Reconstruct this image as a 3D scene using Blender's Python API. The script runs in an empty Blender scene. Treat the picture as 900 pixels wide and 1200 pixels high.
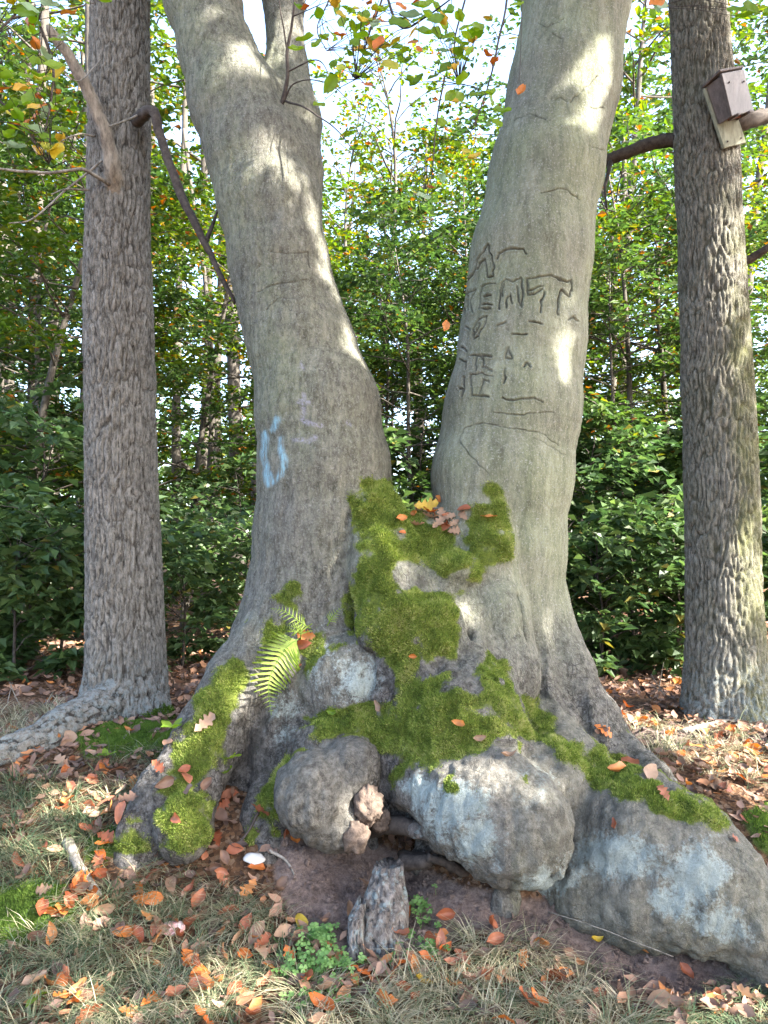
import bpy, bmesh, math
import numpy as np
from mathutils import Vector, Matrix
from mathutils.bvhtree import BVHTree

SC = bpy.context.scene
COL = SC.collection
R = math.radians

# ------------------------------------------------------------------ camera, sky, sun, exposure
FPX, CX, CY = 906.0, 450.0, 600.0           # focal length and centre in photo pixels (900 x 1200)
PITCH = R(3.16)
CAMZ = 1.25
cam_d = bpy.data.cameras.new('camera'); cam = bpy.data.objects.new('camera', cam_d); COL.objects.link(cam)
cam.location = (0, 0, CAMZ); cam.rotation_euler = (math.pi/2 + PITCH, 0, 0)
cam_d.sensor_fit = 'VERTICAL'; cam_d.sensor_height = 36.0; cam_d.sensor_width = 27.0
cam_d.lens = 36.0*FPX/1200.0
cam_d.clip_start = 0.05; cam_d.clip_end = 2000
SC.camera = cam

SUN_DIR = np.array([0.70, -0.36, 0.62]); SUN_DIR /= np.linalg.norm(SUN_DIR)     # towards the sun
world = bpy.data.worlds.new('World'); SC.world = world; world.use_nodes = True
wn = world.node_tree.nodes; wl = world.node_tree.links
sky = wn.new('ShaderNodeTexSky'); sky.sky_type = 'NISHITA'; sky.sun_disc = False
sky.sun_elevation = math.asin(SUN_DIR[2]); sky.sun_rotation = math.atan2(SUN_DIR[0], SUN_DIR[1])
sky.air_density = 1.0; sky.dust_density = 2.5; sky.ozone_density = 1.0
wn['Background'].inputs['Strength'].default_value = 0.15
wl.new(sky.outputs[0], wn['Background'].inputs['Color'])
sl = bpy.data.lights.new('sun', 'SUN'); sl.energy = 5.0; sl.angle = R(0.53); sl.color = (1.0, 0.95, 0.86)
sun = bpy.data.objects.new('sun', sl); COL.objects.link(sun)
sun.rotation_euler = Vector(SUN_DIR.tolist()).to_track_quat('Z', 'Y').to_euler(); sun.location = (6, -4, 9)
SC.view_settings.view_transform = 'Standard'; SC.view_settings.look = 'None'
SC.view_settings.exposure = 3.05; SC.view_settings.gamma = 1.0; SC.view_settings.use_curve_mapping = False
SC.render.engine = 'CYCLES'
SC.cycles.use_denoising = True; SC.cycles.denoising_prefilter = 'NONE'
SC.cycles.max_bounces = 5; SC.cycles.diffuse_bounces = 3; SC.cycles.transmission_bounces = 2; SC.cycles.glossy_bounces = 2
SC.cycles.sample_clamp_indirect = 6.0

# ------------------------------------------------------------------ helpers
RNG = np.random.default_rng(7)
CP, SP = math.cos(PITCH), math.sin(PITCH)
def pdir(px, py):
    u = (px-CX)/FPX; v = (CY-py)/FPX
    return np.array([u, CP - v*SP, SP + v*CP])
def P(px, py, Y):
    d = pdir(px, py)
    return np.array([0, 0, CAMZ]) + d*(Y/d[1])
def proj(V):
    x = V[:, 0]; y = V[:, 1]; z = V[:, 2]-CAMZ
    f = y*CP + z*SP; u = -y*SP + z*CP
    f = np.maximum(f, 1e-3)
    return CX + FPX*x/f, CY - FPX*u/f, f

def _h(ix, iy, iz, seed):
    h = (ix.astype(np.int64)*374761393 + iy.astype(np.int64)*668265263 + iz.astype(np.int64)*2147483647 + seed*974711) & 0xffffffff
    h = ((h ^ (h >> 13))*1274126177) & 0xffffffff
    h = ((h ^ (h >> 16))*2246822519) & 0xffffffff
    return ((h ^ (h >> 15)) & 0xffffff)/float(0xffffff)
def vnoise(p, seed=0):
    i = np.floor(p).astype(np.int64); f = p - i
    f = f*f*f*(f*(f*6-15)+10)
    r = 0
    for dx in (0, 1):
        wx = f[:, 0] if dx else 1-f[:, 0]
        for dy in (0, 1):
            wy = f[:, 1] if dy else 1-f[:, 1]
            for dz in (0, 1):
                wz = f[:, 2] if dz else 1-f[:, 2]
                r = r + wx*wy*wz*_h(i[:, 0]+dx, i[:, 1]+dy, i[:, 2]+dz, seed)
    return r*2-1
def fbm(p, octv=3, seed=0):
    a, s, r = 1.0, 0.0, 0
    for o in range(octv):
        r = r + a*vnoise(p*(2.03**o)+17.3*o, seed+o); s += a; a *= 0.5
    return r/s
def sstep(a, b, x):
    t = np.clip((x-a)/(b-a), 0, 1); return t*t*(3-2*t)

ORG = {}
def new_mesh(name, V, F, smooth=True, attrs=None):
    V = np.asarray(V, dtype=np.float32); me = bpy.data.meshes.new(name)
    Fs = F if isinstance(F, list) else [F]
    Fs = [np.asarray(f, dtype=np.int32) for f in Fs if len(f)]
    nl = sum(f.size for f in Fs); npoly = sum(len(f) for f in Fs)
    me.vertices.add(len(V)); me.vertices.foreach_set('co', V.ravel())
    me.loops.add(nl); me.loops.foreach_set('vertex_index', np.concatenate([f.ravel() for f in Fs]))
    me.polygons.add(npoly)
    tot = np.concatenate([np.full(len(f), f.shape[1], dtype=np.int32) for f in Fs])
    st = np.concatenate([[0], np.cumsum(tot)[:-1]]).astype(np.int32)
    me.polygons.foreach_set('loop_start', st)
    me.update(calc_edges=True)
    me.polygons.foreach_set('use_smooth', np.full(npoly, smooth))
    for k, a in (attrs or {}).items():
        at = me.attributes.new(k, 'FLOAT', 'POINT'); at.data.foreach_set('value', np.asarray(a, dtype=np.float32))
    me.update()
    return me
def tag(o, label=None, cat=None, group=None, kind=None):
    if label: o['label'] = label
    if cat: o['category'] = cat
    if group: o['group'] = group
    if kind: o['kind'] = kind
    return o
def thing(name, loc, label, cat, group=None):
    o = bpy.data.objects.new(name, None); COL.objects.link(o); o.empty_display_size = 0.1
    o.location = [float(c) for c in loc]; ORG[o.name] = np.array(loc, dtype=float)
    return tag(o, label, cat, group)
def mk(name, V, F, mat, parent=None, smooth=True, attrs=None, origin=None):
    """world-space vertices; a child's mesh is stored relative to its thing's base"""
    V = np.asarray(V, dtype=float)
    org = ORG[parent.name] if parent is not None else (np.zeros(3) if origin is None else np.asarray(origin, dtype=float))
    me = new_mesh(name, V-org, F, smooth, attrs)
    if mat: me.materials.append(mat)
    o = bpy.data.objects.new(name, me); COL.objects.link(o)
    if parent is not None: o.parent = parent
    else: o.location = org.tolist()
    ORG[o.name] = org
    return o

class MB:
    """collects vertices and faces (quads and tris) with per-vertex attributes"""
    def __init__(s): s.V = []; s.Q = []; s.T = []; s.A = []; s.n = 0
    def add(s, V, Q=None, T=None, a=0.0):
        V = np.asarray(V, dtype=float)
        if Q is not None and len(Q): s.Q.append(np.asarray(Q)+s.n)
        if T is not None and len(T): s.T.append(np.asarray(T)+s.n)
        s.A.append(np.broadcast_to(np.asarray(a, dtype=float), (len(V),)).copy())
        s.V.append(V); s.n += len(V)
    def tube(s, pts, rad, n=7, a=0.0, caps=True, rough=0.0, seed=0):
        pts = np.asarray(pts, dtype=float); m = len(pts); rad = np.broadcast_to(np.asarray(rad, dtype=float), (m,))
        t = np.gradient(pts, axis=0); t /= np.linalg.norm(t, axis=1)[:, None]+1e-9
        u = np.cross(t[0], [0.31, 0.2, 0.93]); u /= np.linalg.norm(u)+1e-9
        th = np.linspace(0, 2*np.pi, n, endpoint=False); V = []
        for i in range(m):
            u = u - t[i]*np.dot(u, t[i]); u /= np.linalg.norm(u)+1e-9
            w = np.cross(t[i], u)
            rr = rad[i]
            if rough: rr = rad[i]*(1+rough*(_h(np.arange(n), np.full(n, i), np.full(n, seed), 3)*2-1))
            V.append(pts[i] + (np.cos(th)*rr)[:, None]*u + (np.sin(th)*rr)[:, None]*w)
        V = np.concatenate(V)
        i0 = (np.arange(m-1)[:, None]*n + np.arange(n)[None]).ravel(); i1 = (np.arange(m-1)[:, None]*n + (np.arange(n)+1)[None] % n).ravel()
        Q = np.stack([i0, i1, i1+n, i0+n], 1); T = None
        if caps:
            V = np.concatenate([V, pts[:1], pts[-1:]]); k = np.arange(n); c0, c1 = m*n, m*n+1
            T = np.concatenate([np.stack([np.full(n, c0), (k+1) % n, k], 1), np.stack([np.full(n, c1), (m-1)*n+k, (m-1)*n+(k+1) % n], 1)])
        s.add(V, Q, T, a)
    def box(s, c, ax, ay, az, a=0.0):
        c, ax, ay, az = (np.asarray(q, dtype=float) for q in (c, ax, ay, az))
        V = [c + i*ax + j*ay + k*az for i in (-1, 1) for j in (-1, 1) for k in (-1, 1)]
        s.add(V, [(0, 1, 3, 2), (4, 6, 7, 5), (0, 4, 5, 1), (2, 3, 7, 6), (0, 2, 6, 4), (1, 5, 7, 3)], None, a)
    def arr(s):
        V = np.concatenate(s.V); F = []
        if s.Q: F.append(np.concatenate(s.Q))
        if s.T: F.append(np.concatenate(s.T))
        return V, F, np.concatenate(s.A)
    def build(s, name, mat, parent=None, smooth=True, origin=None):
        V, F, A = s.arr()
        return mk(name, V, F, mat, parent, smooth, {'rnd': A}, origin)

def nrm(v): return v/(np.linalg.norm(v, axis=-1, keepdims=True)+1e-9)
def curve(pts, n):
    """smooth polyline through pts (Catmull-Rom), n samples"""
    p = np.asarray(pts, dtype=float); p = np.concatenate([2*p[:1]-p[1:2], p, 2*p[-1:]-p[-2:-1]])
    m = len(p)-3; t = np.linspace(0, m-1e-6, n); i = t.astype(int); f = (t-i)[:, None]
    a, b, c, d = p[i], p[i+1], p[i+2], p[i+3]
    return 0.5*((2*b) + (c-a)*f + (2*a-5*b+4*c-d)*f*f + (3*b-a-3*c+d)*f**3)
def wobble(pts, amp, freq, seed):
    return pts + amp*np.stack([fbm(pts*freq+k*31.7, 2, seed+k) for k in range(3)], 1)

# ------------------------------------------------------------------ materials
def mat_new(name):
    m = bpy.data.materials.new(name); m.use_nodes = True
    nt = m.node_tree; return m, nt, nt.nodes['Principled BSDF']
class N:
    def __init__(s, nt): s.nt = nt
    def node(s, t, **kw):
        n = s.nt.nodes.new(t)
        for k, v in kw.items(): setattr(n, k, v)
        return n
    def link(s, a, b): s.nt.links.new(a, b)
    def attr(s, name): return s.node('ShaderNodeAttribute', attribute_name=name).outputs['Fac']
    def pos(s, scale=(1, 1, 1), obj=False):
        if obj: src = s.node('ShaderNodeTexCoord').outputs['Object']
        else: src = s.node('ShaderNodeNewGeometry').outputs['Position']
        mp = s.node('ShaderNodeMapping'); mp.inputs['Scale'].default_value = scale
        s.link(src, mp.inputs[0]); return mp.outputs[0]
    def noise(s, vec, scale, detail=4, rough=0.6, dist=0.0):
        n = s.node('ShaderNodeTexNoise'); n.inputs['Scale'].default_value = scale; n.inputs['Detail'].default_value = detail
        n.inputs['Roughness'].default_value = rough; n.inputs['Distortion'].default_value = dist
        s.link(vec, n.inputs['Vector']); return n.outputs['Fac']
    def voro(s, vec, scale, feature='F1', out='Distance'):
        n = s.node('ShaderNodeTexVoronoi', feature=feature); n.inputs['Scale'].default_value = scale
        s.link(vec, n.inputs['Vector']); return n.outputs[out]
    def ramp(s, fac, stops, interp='LINEAR'):
        n = s.node('ShaderNodeValToRGB'); cr = n.color_ramp; cr.interpolation = interp
        while len(cr.elements) < len(stops): cr.elements.new(0.5)
        for e, (p, c) in zip(cr.elements, stops):
            e.position = p; e.color = (*c, 1) if len(c) == 3 else (c[0],)*3+(1,)
        s.link(fac, n.inputs[0]); return n.outputs[0]
    def mix(s, fac, a, b, mode='MIX'):
        n = s.node('ShaderNodeMix', data_type='RGBA', blend_type=mode)
        for sock, v in ((n.inputs[0], fac), (n.inputs[6], a), (n.inputs[7], b)):
            if hasattr(v, 'is_linked'): s.link(v, sock)
            elif isinstance(v, (int, float)): sock.default_value = v
            else: sock.default_value = (*v, 1)
        return n.outputs[2]
    def math(s, op, a, b=0.0, c=0.0, clamp=False):
        n = s.node('ShaderNodeMath', operation=op, use_clamp=clamp)
        for sock, v in zip(n.inputs, (a, b, c)):
            if hasattr(v, 'is_linked'): s.link(v, sock)
            else: sock.default_value = v
        return n.outputs[0]
    def bump(s, h, strength=0.5, dist=0.01, prev=None):
        n = s.node('ShaderNodeBump'); n.inputs['Strength'].default_value = strength; n.inputs['Distance'].default_value = dist
        s.link(h, n.inputs['Height'])
        if prev is not None: s.link(prev, n.inputs['Normal'])
        return n.outputs[0]
def G1(v): return (v, v, v)

def leaf_mat(name, stops, transl=0.4, rough=0.55, use_obj=False, spec=0.3):
    """leaf colour from the per-leaf number 'rnd' (or the object's own random number), part of the light passes through"""
    m, nt, b = mat_new(name); n = N(nt)
    if use_obj: f = n.node('ShaderNodeObjectInfo').outputs['Random']
    else: f = n.attr('rnd')
    col = n.ramp(f, stops)
    ns = n.noise(n.pos(), 55, 3)
    col = n.mix(0.45, col, n.ramp(ns, [(0.25, (0.4,)), (0.75, (1.0,))]), 'MULTIPLY')
    n.link(col, b.inputs['Base Color']); b.inputs['Roughness'].default_value = rough
    b.inputs['Specular IOR Level'].default_value = spec
    tr = n.node('ShaderNodeBsdfTranslucent'); hs = n.node('ShaderNodeHueSaturation')
    hs.inputs['Value'].default_value = 1.35; hs.inputs['Saturation'].default_value = 1.15
    n.link(col, hs.inputs['Color']); n.link(hs.outputs[0], tr.inputs[0])
    mx = n.node('ShaderNodeMixShader'); mx.inputs[0].default_value = transl
    n.link(b.outputs[0], mx.inputs[1]); n.link(tr.outputs[0], mx.inputs[2])
    n.link(mx.outputs[0], nt.nodes['Material Output'].inputs['Surface'])
    return m

def mat_simple(name, c1, c2, scale=20, rough=0.85, bump=0.4, bdist=0.004, stretch=(1, 1, 1), spec=0.25, obj=False):
    m, nt, b = mat_new(name); n = N(nt); p = n.pos(stretch, obj)
    f = n.noise(p, scale, 8, 0.75)
    n.link(n.ramp(f, [(0.38, c1), (0.62, c2)]), b.inputs['Base Color'])
    b.inputs['Roughness'].default_value = rough; b.inputs['Specular IOR Level'].default_value = spec
    n.link(n.bump(f, bump, bdist), b.inputs['Normal'])
    return m

def mat_beech():
    m, nt, b = mat_new('beech_bark'); n = N(nt)
    p = n.pos(); pv = n.pos((1, 1, 0.20)); ph = n.pos((0.35, 0.35, 1.6))
    big = n.noise(p, 2.2, 4, 0.6); mid = n.noise(pv, 13, 7, 0.75, 0.4); fine = n.noise(n.pos((1, 1, 0.36)), 52, 8, 0.8); speck = n.noise(p, 120, 4, 0.75)
    rgh = n.attr('rough')
    col = n.ramp(mid, [(0.28, (0.070, 0.064, 0.055)), (0.5, (0.142, 0.133, 0.113)), (0.72, (0.235, 0.225, 0.190))])
    # green-grey algae film on the smooth bark
    alg = n.math('MULTIPLY', n.attr('algae'), n.ramp(n.math('ADD', n.math('MULTIPLY', big, 0.7), n.math('MULTIPLY', n.noise(pv, 18, 5, 0.7), 0.3)), [(0.35, (0.15,)), (0.58, (1.0,))]))
    col = n.mix(n.math('MULTIPLY', alg, 0.85), col, n.ramp(mid, [(0.25, (0.140, 0.158, 0.088)), (0.5, (0.205, 0.222, 0.132)), (0.75, (0.27, 0.285, 0.185))]))
    col = n.mix(n.math('ADD', 0.34, n.math('MULTIPLY', rgh, 0.9), 0.0, True), col, n.ramp(fine, [(0.40, (0.18,)), (0.5, (0.9,)), (0.60, (1.35,))]), 'MULTIPLY')
    col = n.mix(n.ramp(speck, [(0.54, (0.0,)), (0.64, (0.7,))]), col, (0.29, 0.295, 0.265))
    col = n.mix(n.math('MULTIPLY', n.ramp(n.noise(pv, 26, 5, 0.75), [(0.30, (0.65,)), (0.42, (0.0,))]), n.math('ADD', rgh, 0.3, 0.0, True)), col, (0.060, 0.054, 0.046))
    # dark rough bark low on the tree
    col = n.mix(n.math('MULTIPLY', rgh, 0.80), col, n.ramp(n.noise(p, 34, 7, 0.75), [(0.40, (0.022, 0.019, 0.018)), (0.5, (0.110, 0.097, 0.088)), (0.60, (0.215, 0.195, 0.18))]))
    vc = n.voro(n.pos((1, 1, 0.5)), 60, 'DISTANCE_TO_EDGE'); crackf = n.math('MULTIPLY', n.ramp(vc, [(0.0, (1.0,)), (0.10, (0.0,))]), n.ramp(n.noise(p, 14, 5, 0.7), [(0.42, (0.0,)), (0.58, (0.85,))]))
    col = n.mix(n.math('MULTIPLY', crackf, n.math('ADD', rgh, 0.12, 0.0, True)), col, (0.022, 0.018, 0.017))
    col = n.mix(n.math('MULTIPLY', rgh, n.ramp(n.noise(p, 85, 5, 0.75), [(0.56, (0.0,)), (0.66, (0.75,))])), col, (0.24, 0.235, 0.235))
    # pale burl wood
    col = n.mix(n.math('MULTIPLY', n.attr('burl'), 0.85), col, n.ramp(n.noise(p, 40, 8, 0.78), [(0.38, (0.085, 0.076, 0.064)), (0.5, (0.21, 0.195, 0.165)), (0.62, (0.33, 0.31, 0.265))]))
    # lichen crust in fine specks
    ln = n.math('ADD', n.math('MULTIPLY', n.noise(p, 95, 6, 0.75), 0.55), n.math('MULTIPLY', n.noise(p, 17, 5, 0.7), 0.5))
    lf = n.ramp(n.math('ADD', ln, n.math('MULTIPLY', n.attr('lichen'), 0.34)), [(0.68, (0.0,)), (0.80, (0.95,))])
    lf = n.math('MULTIPLY', lf, n.ramp(n.attr('lichen'), [(0.02, (0.0,)), (0.25, (1.0,))]))
    col = n.mix(lf, col, n.ramp(speck, [(0.3, (0.23, 0.265, 0.25)), (0.7, (0.36, 0.41, 0.39))]))
    # carving scars, cracks, and dark stain with shade painted into the crevices
    col = n.mix(n.math('MULTIPLY', n.attr('carve_dark'), 0.8), col, (0.035, 0.031, 0.027))
    # moss bed
    mf = n.ramp(n.math('ADD', n.attr('moss'), n.math('MULTIPLY', n.noise(p, 45, 6, 0.75), 0.7)), [(0.60, (0.0,)), (0.80, (1.0,))])
    col = n.mix(mf, col, n.ramp(n.noise(p, 70, 4, 0.7), [(0.3, (0.055, 0.072, 0.012)), (0.7, (0.16, 0.19, 0.03))]))
    # weathered blue spray paint and chalk
    pf = n.math('MULTIPLY', n.attr('paint'), n.ramp(n.noise(pv, 60, 6, 0.75), [(0.40, (0.1,)), (0.58, (0.95,))]))
    col = n.mix(pf, col, (0.25, 0.44, 0.53))
    pf2 = n.math('MULTIPLY', n.attr('chalk'), n.ramp(n.noise(p, 80, 6, 0.75), [(0.42, (0.05,)), (0.6, (0.8,))]))
    col = n.mix(pf2, col, (0.33, 0.32, 0.41))
    n.link(col, b.inputs['Base Color'])
    b.inputs['Roughness'].default_value = 0.85; b.inputs['Specular IOR Level'].default_value = 0.2
    nb = n.bump(fine, 0.9, 0.010)
    nb = n.bump(n.noise(ph, 60, 4, 0.65), 0.22, 0.005, nb)
    nb = n.bump(n.noise(n.pos((1, 1, 0.35)), 30, 7, 0.75), 0.45, 0.012, nb)
    hb = n.math('MULTIPLY', n.noise(p, 55, 8, 0.78), n.math('ADD', n.math('ADD', rgh, n.attr('burl')), 0.15))
    nb = n.bump(hb, 1.0, 0.018, nb)
    nb = n.bump(n.math('MULTIPLY', crackf, n.math('MULTIPLY', rgh, -1.0)), 0.8, 0.008, nb)
    n.link(nb, b.inputs['Normal'])
    return m

def mat_oak(name, green):
    m, nt, b = mat_new(name); n = N(nt)
    p = n.pos(); pv = n.pos((1, 1, 0.3))
    rd = n.attr('ridge')
    base = n.mix(n.noise(p, 5, 4, 0.6), (0.145, 0.130, 0.112), (0.25, 0.232, 0.205))
    col = n.mix(n.ramp(rd, [(0.0, (1.0,)), (0.40, (0.0,))]), base, (0.036, 0.029, 0.025))
    col = n.mix(0.8, col, n.ramp(n.noise(n.pos((1, 1, 0.45)), 55, 8, 0.78), [(0.39, (0.2,)), (0.5, (0.85,)), (0.61, (1.35,))]), 'MULTIPLY')
    gf = n.math('MULTIPLY', n.math('MULTIPLY', n.attr('algae'), n.ramp(n.noise(p, 6, 4, 0.6), [(0.3, (0.3,)), (0.6, (1.0,))])), green)
    col = n.mix(gf, col, n.ramp(n.noise(pv, 40, 4), [(0.3, (0.075, 0.082, 0.026)), (0.7, (0.155, 0.16, 0.058))]))
    lf = n.math('MULTIPLY', n.attr('lichen'), n.ramp(n.noise(p, 40, 6, 0.75), [(0.47, (0.0,)), (0.58, (0.8,))]))
    col = n.mix(lf, col, (0.25, 0.29, 0.29))
    n.link(col, b.inputs['Base Color']); b.inputs['Roughness'].default_value = 0.9; b.inputs['Specular IOR Level'].default_value = 0.2
    nb = n.bump(n.noise(n.pos((1, 1, 0.55)), 48, 8, 0.78), 1.0, 0.016)
    nb = n.bump(n.noise(p, 130, 5, 0.75), 0.6, 0.005, nb)
    n.link(nb, b.inputs['Normal'])
    return m

def mat_ground():
    m, nt, b = mat_new('forest_floor'); n = N(nt); p = n.pos()
    a = n.noise(p, 7, 6, 0.7); c = n.noise(p, 60, 6, 0.75); v = n.voro(p, 75, 'F1', 'Color')
    vs = n.node('ShaderNodeSeparateColor'); n.link(v, vs.inputs[0])
    lit = n.ramp(vs.outputs[0], [(0.0, (0.05, 0.032, 0.022)), (0.4, (0.115, 0.062, 0.034)), (0.7, (0.19, 0.10, 0.052)), (1.0, (0.27, 0.19, 0.13))])
    lit = n.mix(0.6, lit, n.ramp(c, [(0.3, (0.35,)), (0.65, (1.0,))]), 'MULTIPLY')
    soil = n.ramp(n.math('ADD', n.math('MULTIPLY', a, 0.5), n.math('MULTIPLY', c, 0.5)), [(0.36, (0.070, 0.050, 0.043)), (0.5, (0.165, 0.120, 0.102)), (0.64, (0.27, 0.205, 0.175))])
    sf = n.ramp(n.math('ADD', n.attr('soil'), n.math('MULTIPLY', c, 0.3)), [(0.45, (0.0,)), (0.75, (1.0,))])
    col = n.mix(sf, lit, soil)
    mf = n.ramp(n.math('ADD', n.attr('moss'), n.math('MULTIPLY', c, 0.4)), [(0.55, (0.0,)), (0.8, (1.0,))])
    col = n.mix(mf, col, n.ramp(c, [(0.3, (0.035, 0.055, 0.012)), (0.7, (0.10, 0.14, 0.03))]))
    n.link(col, b.inputs['Base Color']); b.inputs['Roughness'].default_value = 0.95; b.inputs['Specular IOR Level'].default_value = 0.15
    nb = n.bump(c, 1.0, 0.02); nb = n.bump(n.noise(p, 220, 4, 0.7), 0.5, 0.003, nb)
    n.link(nb, b.inputs['Normal'])
    return m

M = {}
M['beech'] = mat_beech(); M['ground'] = mat_ground()
M['oak_grey'] = mat_oak('oak_bark_grey', 0.25); M['oak_green'] = mat_oak('oak_bark_green', 0.65)
M['moss'] = leaf_mat('moss_shoots', [(0.0, (0.050, 0.078, 0.018)), (0.4, (0.155, 0.215, 0.040)), (0.75, (0.27, 0.325, 0.075)), (1.0, (0.40, 0.39, 0.15))], 0.25, 0.7, spec=0.1)
M['moss_ground'] = leaf_mat('moss_shoots_dark', [(0.0, (0.045, 0.085, 0.015)), (0.5, (0.10, 0.17, 0.03)), (1.0, (0.17, 0.24, 0.05))], 0.25, 0.7, spec=0.1)
M['leaf_green'] = leaf_mat('green_leaves', [(0.0, (0.030, 0.062, 0.018)), (0.5, (0.058, 0.104, 0.027)), (0.85, (0.095, 0.14, 0.032)), (0.95, (0.15, 0.15, 0.02)), (1.0, (0.20, 0.09, 0.025))], 0.42, 0.45, spec=0.35)
M['leaf_shrub'] = leaf_mat('shrub_leaves', [(0.0, (0.042, 0.082, 0.030)), (0.6, (0.074, 0.126, 0.042)), (0.95, (0.105, 0.15, 0.045)), (1.0, (0.17, 0.15, 0.035))], 0.40, 0.45, spec=0.35)
M['leaf_light'] = leaf_mat('light_leaves', [(0.0, (0.045, 0.090, 0.015)), (0.5, (0.085, 0.135, 0.02)), (0.8, (0.15, 0.17, 0.022)), (0.92, (0.27, 0.19, 0.025)), (1.0, (0.30, 0.10, 0.025))], 0.5, 0.45, spec=0.4)
M['grass'] = leaf_mat('grass_blades', [(0.0, (0.070, 0.125, 0.060)), (0.4, (0.14, 0.18, 0.095)), (0.62, (0.30, 0.275, 0.165)), (1.0, (0.48, 0.42, 0.29))], 0.25, 0.6)
M['twig'] = mat_simple('twig_bark', (0.026, 0.020, 0.017), (0.075, 0.060, 0.050), 30)
M['far_bark'] = mat_simple('far_trunk_bark', (0.040, 0.034, 0.028), (0.105, 0.092, 0.075), 9, stretch=(1, 1, 0.3), bump=0.8, bdist=0.02)
M['dead_wood'] = mat_simple('dead_wood', (0.085, 0.073, 0.06), (0.25, 0.225, 0.195), 30, stretch=(1, 1, 0.25), bump=0.7)
M['stub_wood'] = mat_simple('broken_branch_wood', (0.085, 0.070, 0.055), (0.235, 0.20, 0.16), 34, stretch=(1, 1, 0.3), bump=0.7)
# ------------------------------------------------------------------ the ground: a bank rising from the path to the wood's edge
def polymask(px, py, poly, soft):
    """1 inside the outline, fading over soft pixels"""
    poly = np.asarray(poly, dtype=float); n = len(poly)
    ins = np.zeros(len(px), bool); dist = np.full(len(px), 1e9)
    for i in range(n):
        x0, y0 = poly[i]; x1, y1 = poly[(i+1) % n]
        c = ((y0 > py) != (y1 > py)) & (px < (x1-x0)*(py-y0)/((y1-y0) if y1 != y0 else 1e-9)+x0)
        ins ^= c
        dist = np.minimum(dist, segdist(px, py, x0, y0, x1, y1))
    d = np.where(ins, dist, -dist)
    return sstep(-soft, soft, d)
def segdist(px, py, x0, y0, x1, y1):
    dx, dy = x1-x0, y1-y0; t = np.clip(((px-x0)*dx+(py-y0)*dy)/(dx*dx+dy*dy+1e-9), 0, 1)
    return np.hypot(px-x0-t*dx, py-y0-t*dy)

def gz(x, y):
    x = np.asarray(x, dtype=float); y = np.asarray(y, dtype=float)
    z = np.interp(y, [-30, -3, 0, 1.6, 2.3, 2.5, 2.75, 3.05, 3.4, 4.0, 8, 14, 24, 40, 80, 400],
                     [-0.6, -0.5, -0.40, -0.07, 0.03, 0.10, 0.25, 0.37, 0.44, 0.45, 0.44, 0.55, 0.9, 1.3, 1.5, 1.5])
    near = np.exp(-((x+0.1)/1.3)**2)*np.exp(-((y-3.25)/0.55)**2)
    z = z + 0.07*near
    z = z + 0.05*np.exp(-((x+0.95)/0.35)**2)*np.exp(-((y-2.55)/0.25)**2)
    # hollow scooped out under the burls
    z = z - 0.10*np.exp(-((x-0.78)/0.38)**2)*np.exp(-((y-2.40)/0.15)**2)
    z = z - 0.15*np.exp(-((x-0.03)/0.20)**2)*np.exp(-((y-2.75)/0.26)**2)
    p = np.stack([x, y, np.zeros_like(x)], -1).reshape(-1, 3)
    n = (0.035*fbm(p*1.7, 2, 11) + 0.016*fbm(p*7, 3, 12)).reshape(x.shape)
    far = (0.12*fbm(p*0.35, 2, 14)*np.clip((p[:, 1]-6)/6, 0, 1)).reshape(x.shape)
    return z + n + far
def gpoint(x, y): return np.array([x, y, float(gz(np.array([x]), np.array([y]))[0])])
def ghit(px, py):
    d = pdir(px, py); d = d/np.linalg.norm(d); t = np.linspace(1.2, 40, 6000)
    q = np.array([0, 0, CAMZ]) + d*t[:, None]; below = q[:, 2] < gz(q[:, 0], q[:, 1])
    i = int(np.argmax(below)) if below.any() else len(t)-1
    return q[i], t[i]

def axis_lines(dense0, dense1, step, lim0, lim1):
    a = [np.arange(dense0, dense1+1e-6, step)]; s = step; v = dense1
    hi = []
    while v < lim1: s *= 1.18; v += s; hi.append(v)
    lo = []; s = step; v = dense0
    while v > lim0: s *= 1.18; v -= s; lo.append(v)
    return np.concatenate([lo[::-1], a[0], hi])
gx = axis_lines(-1.9, 1.9, 0.022, -400, 400); gy = axis_lines(1.7, 4.9, 0.022, -60, 600)
X, Y = np.meshgrid(gx, gy); GV = np.stack([X.ravel(), Y.ravel(), gz(X, Y).ravel()], 1)
soilbump = fbm(GV*np.array([26, 26, 26.]), 3, 21)
gpx, gpy, gf = proj(GV)
SOIL = np.maximum.reduce([polymask(gpx, gpy, [(318, 985), (420, 985), (470, 1000), (540, 1040), (640, 1055), (760, 1090), (905, 1120), (905, 1165), (800, 1175), (700, 1165), (640, 1110), (560, 1085), (480, 1130), (400, 1120), (350, 1085), (325, 1040)], 14),
                           0.8*polymask(gpx, gpy, [(705, 850), (780, 845), (905, 850), (905, 870), (760, 880)], 8)])
GMOSS = np.maximum.reduce([polymask(gpx, gpy, q, 10) for q in (
    [(-20, 1050), (40, 1035), (95, 1045), (85, 1085), (40, 1110), (-20, 1115)], [(98, 985), (140, 968), (152, 990), (120, 1015), (100, 1012)],
    [(85, 860), (140, 845), (200, 850), (240, 870), (180, 890), (100, 890)], [(868, 960), (905, 940), (905, 1010), (885, 995)])])
inview = (GV[:, 1] > 1.7) & (GV[:, 1] < 5) & (np.abs(GV[:, 0]) < 2.2)
SOIL = SOIL*inview; GMOSS = GMOSS*inview
GV[:, 2] += inview*(0.006*soilbump + 0.035*SOIL*fbm(GV*13, 4, 25)) + GMOSS*0.02*(1+0.6*fbm(GV*14, 2, 23))
nx, ny = len(gx), len(gy)
i0 = (np.arange(ny-1)[:, None]*nx + np.arange(nx-1)[None]).ravel()
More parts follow.
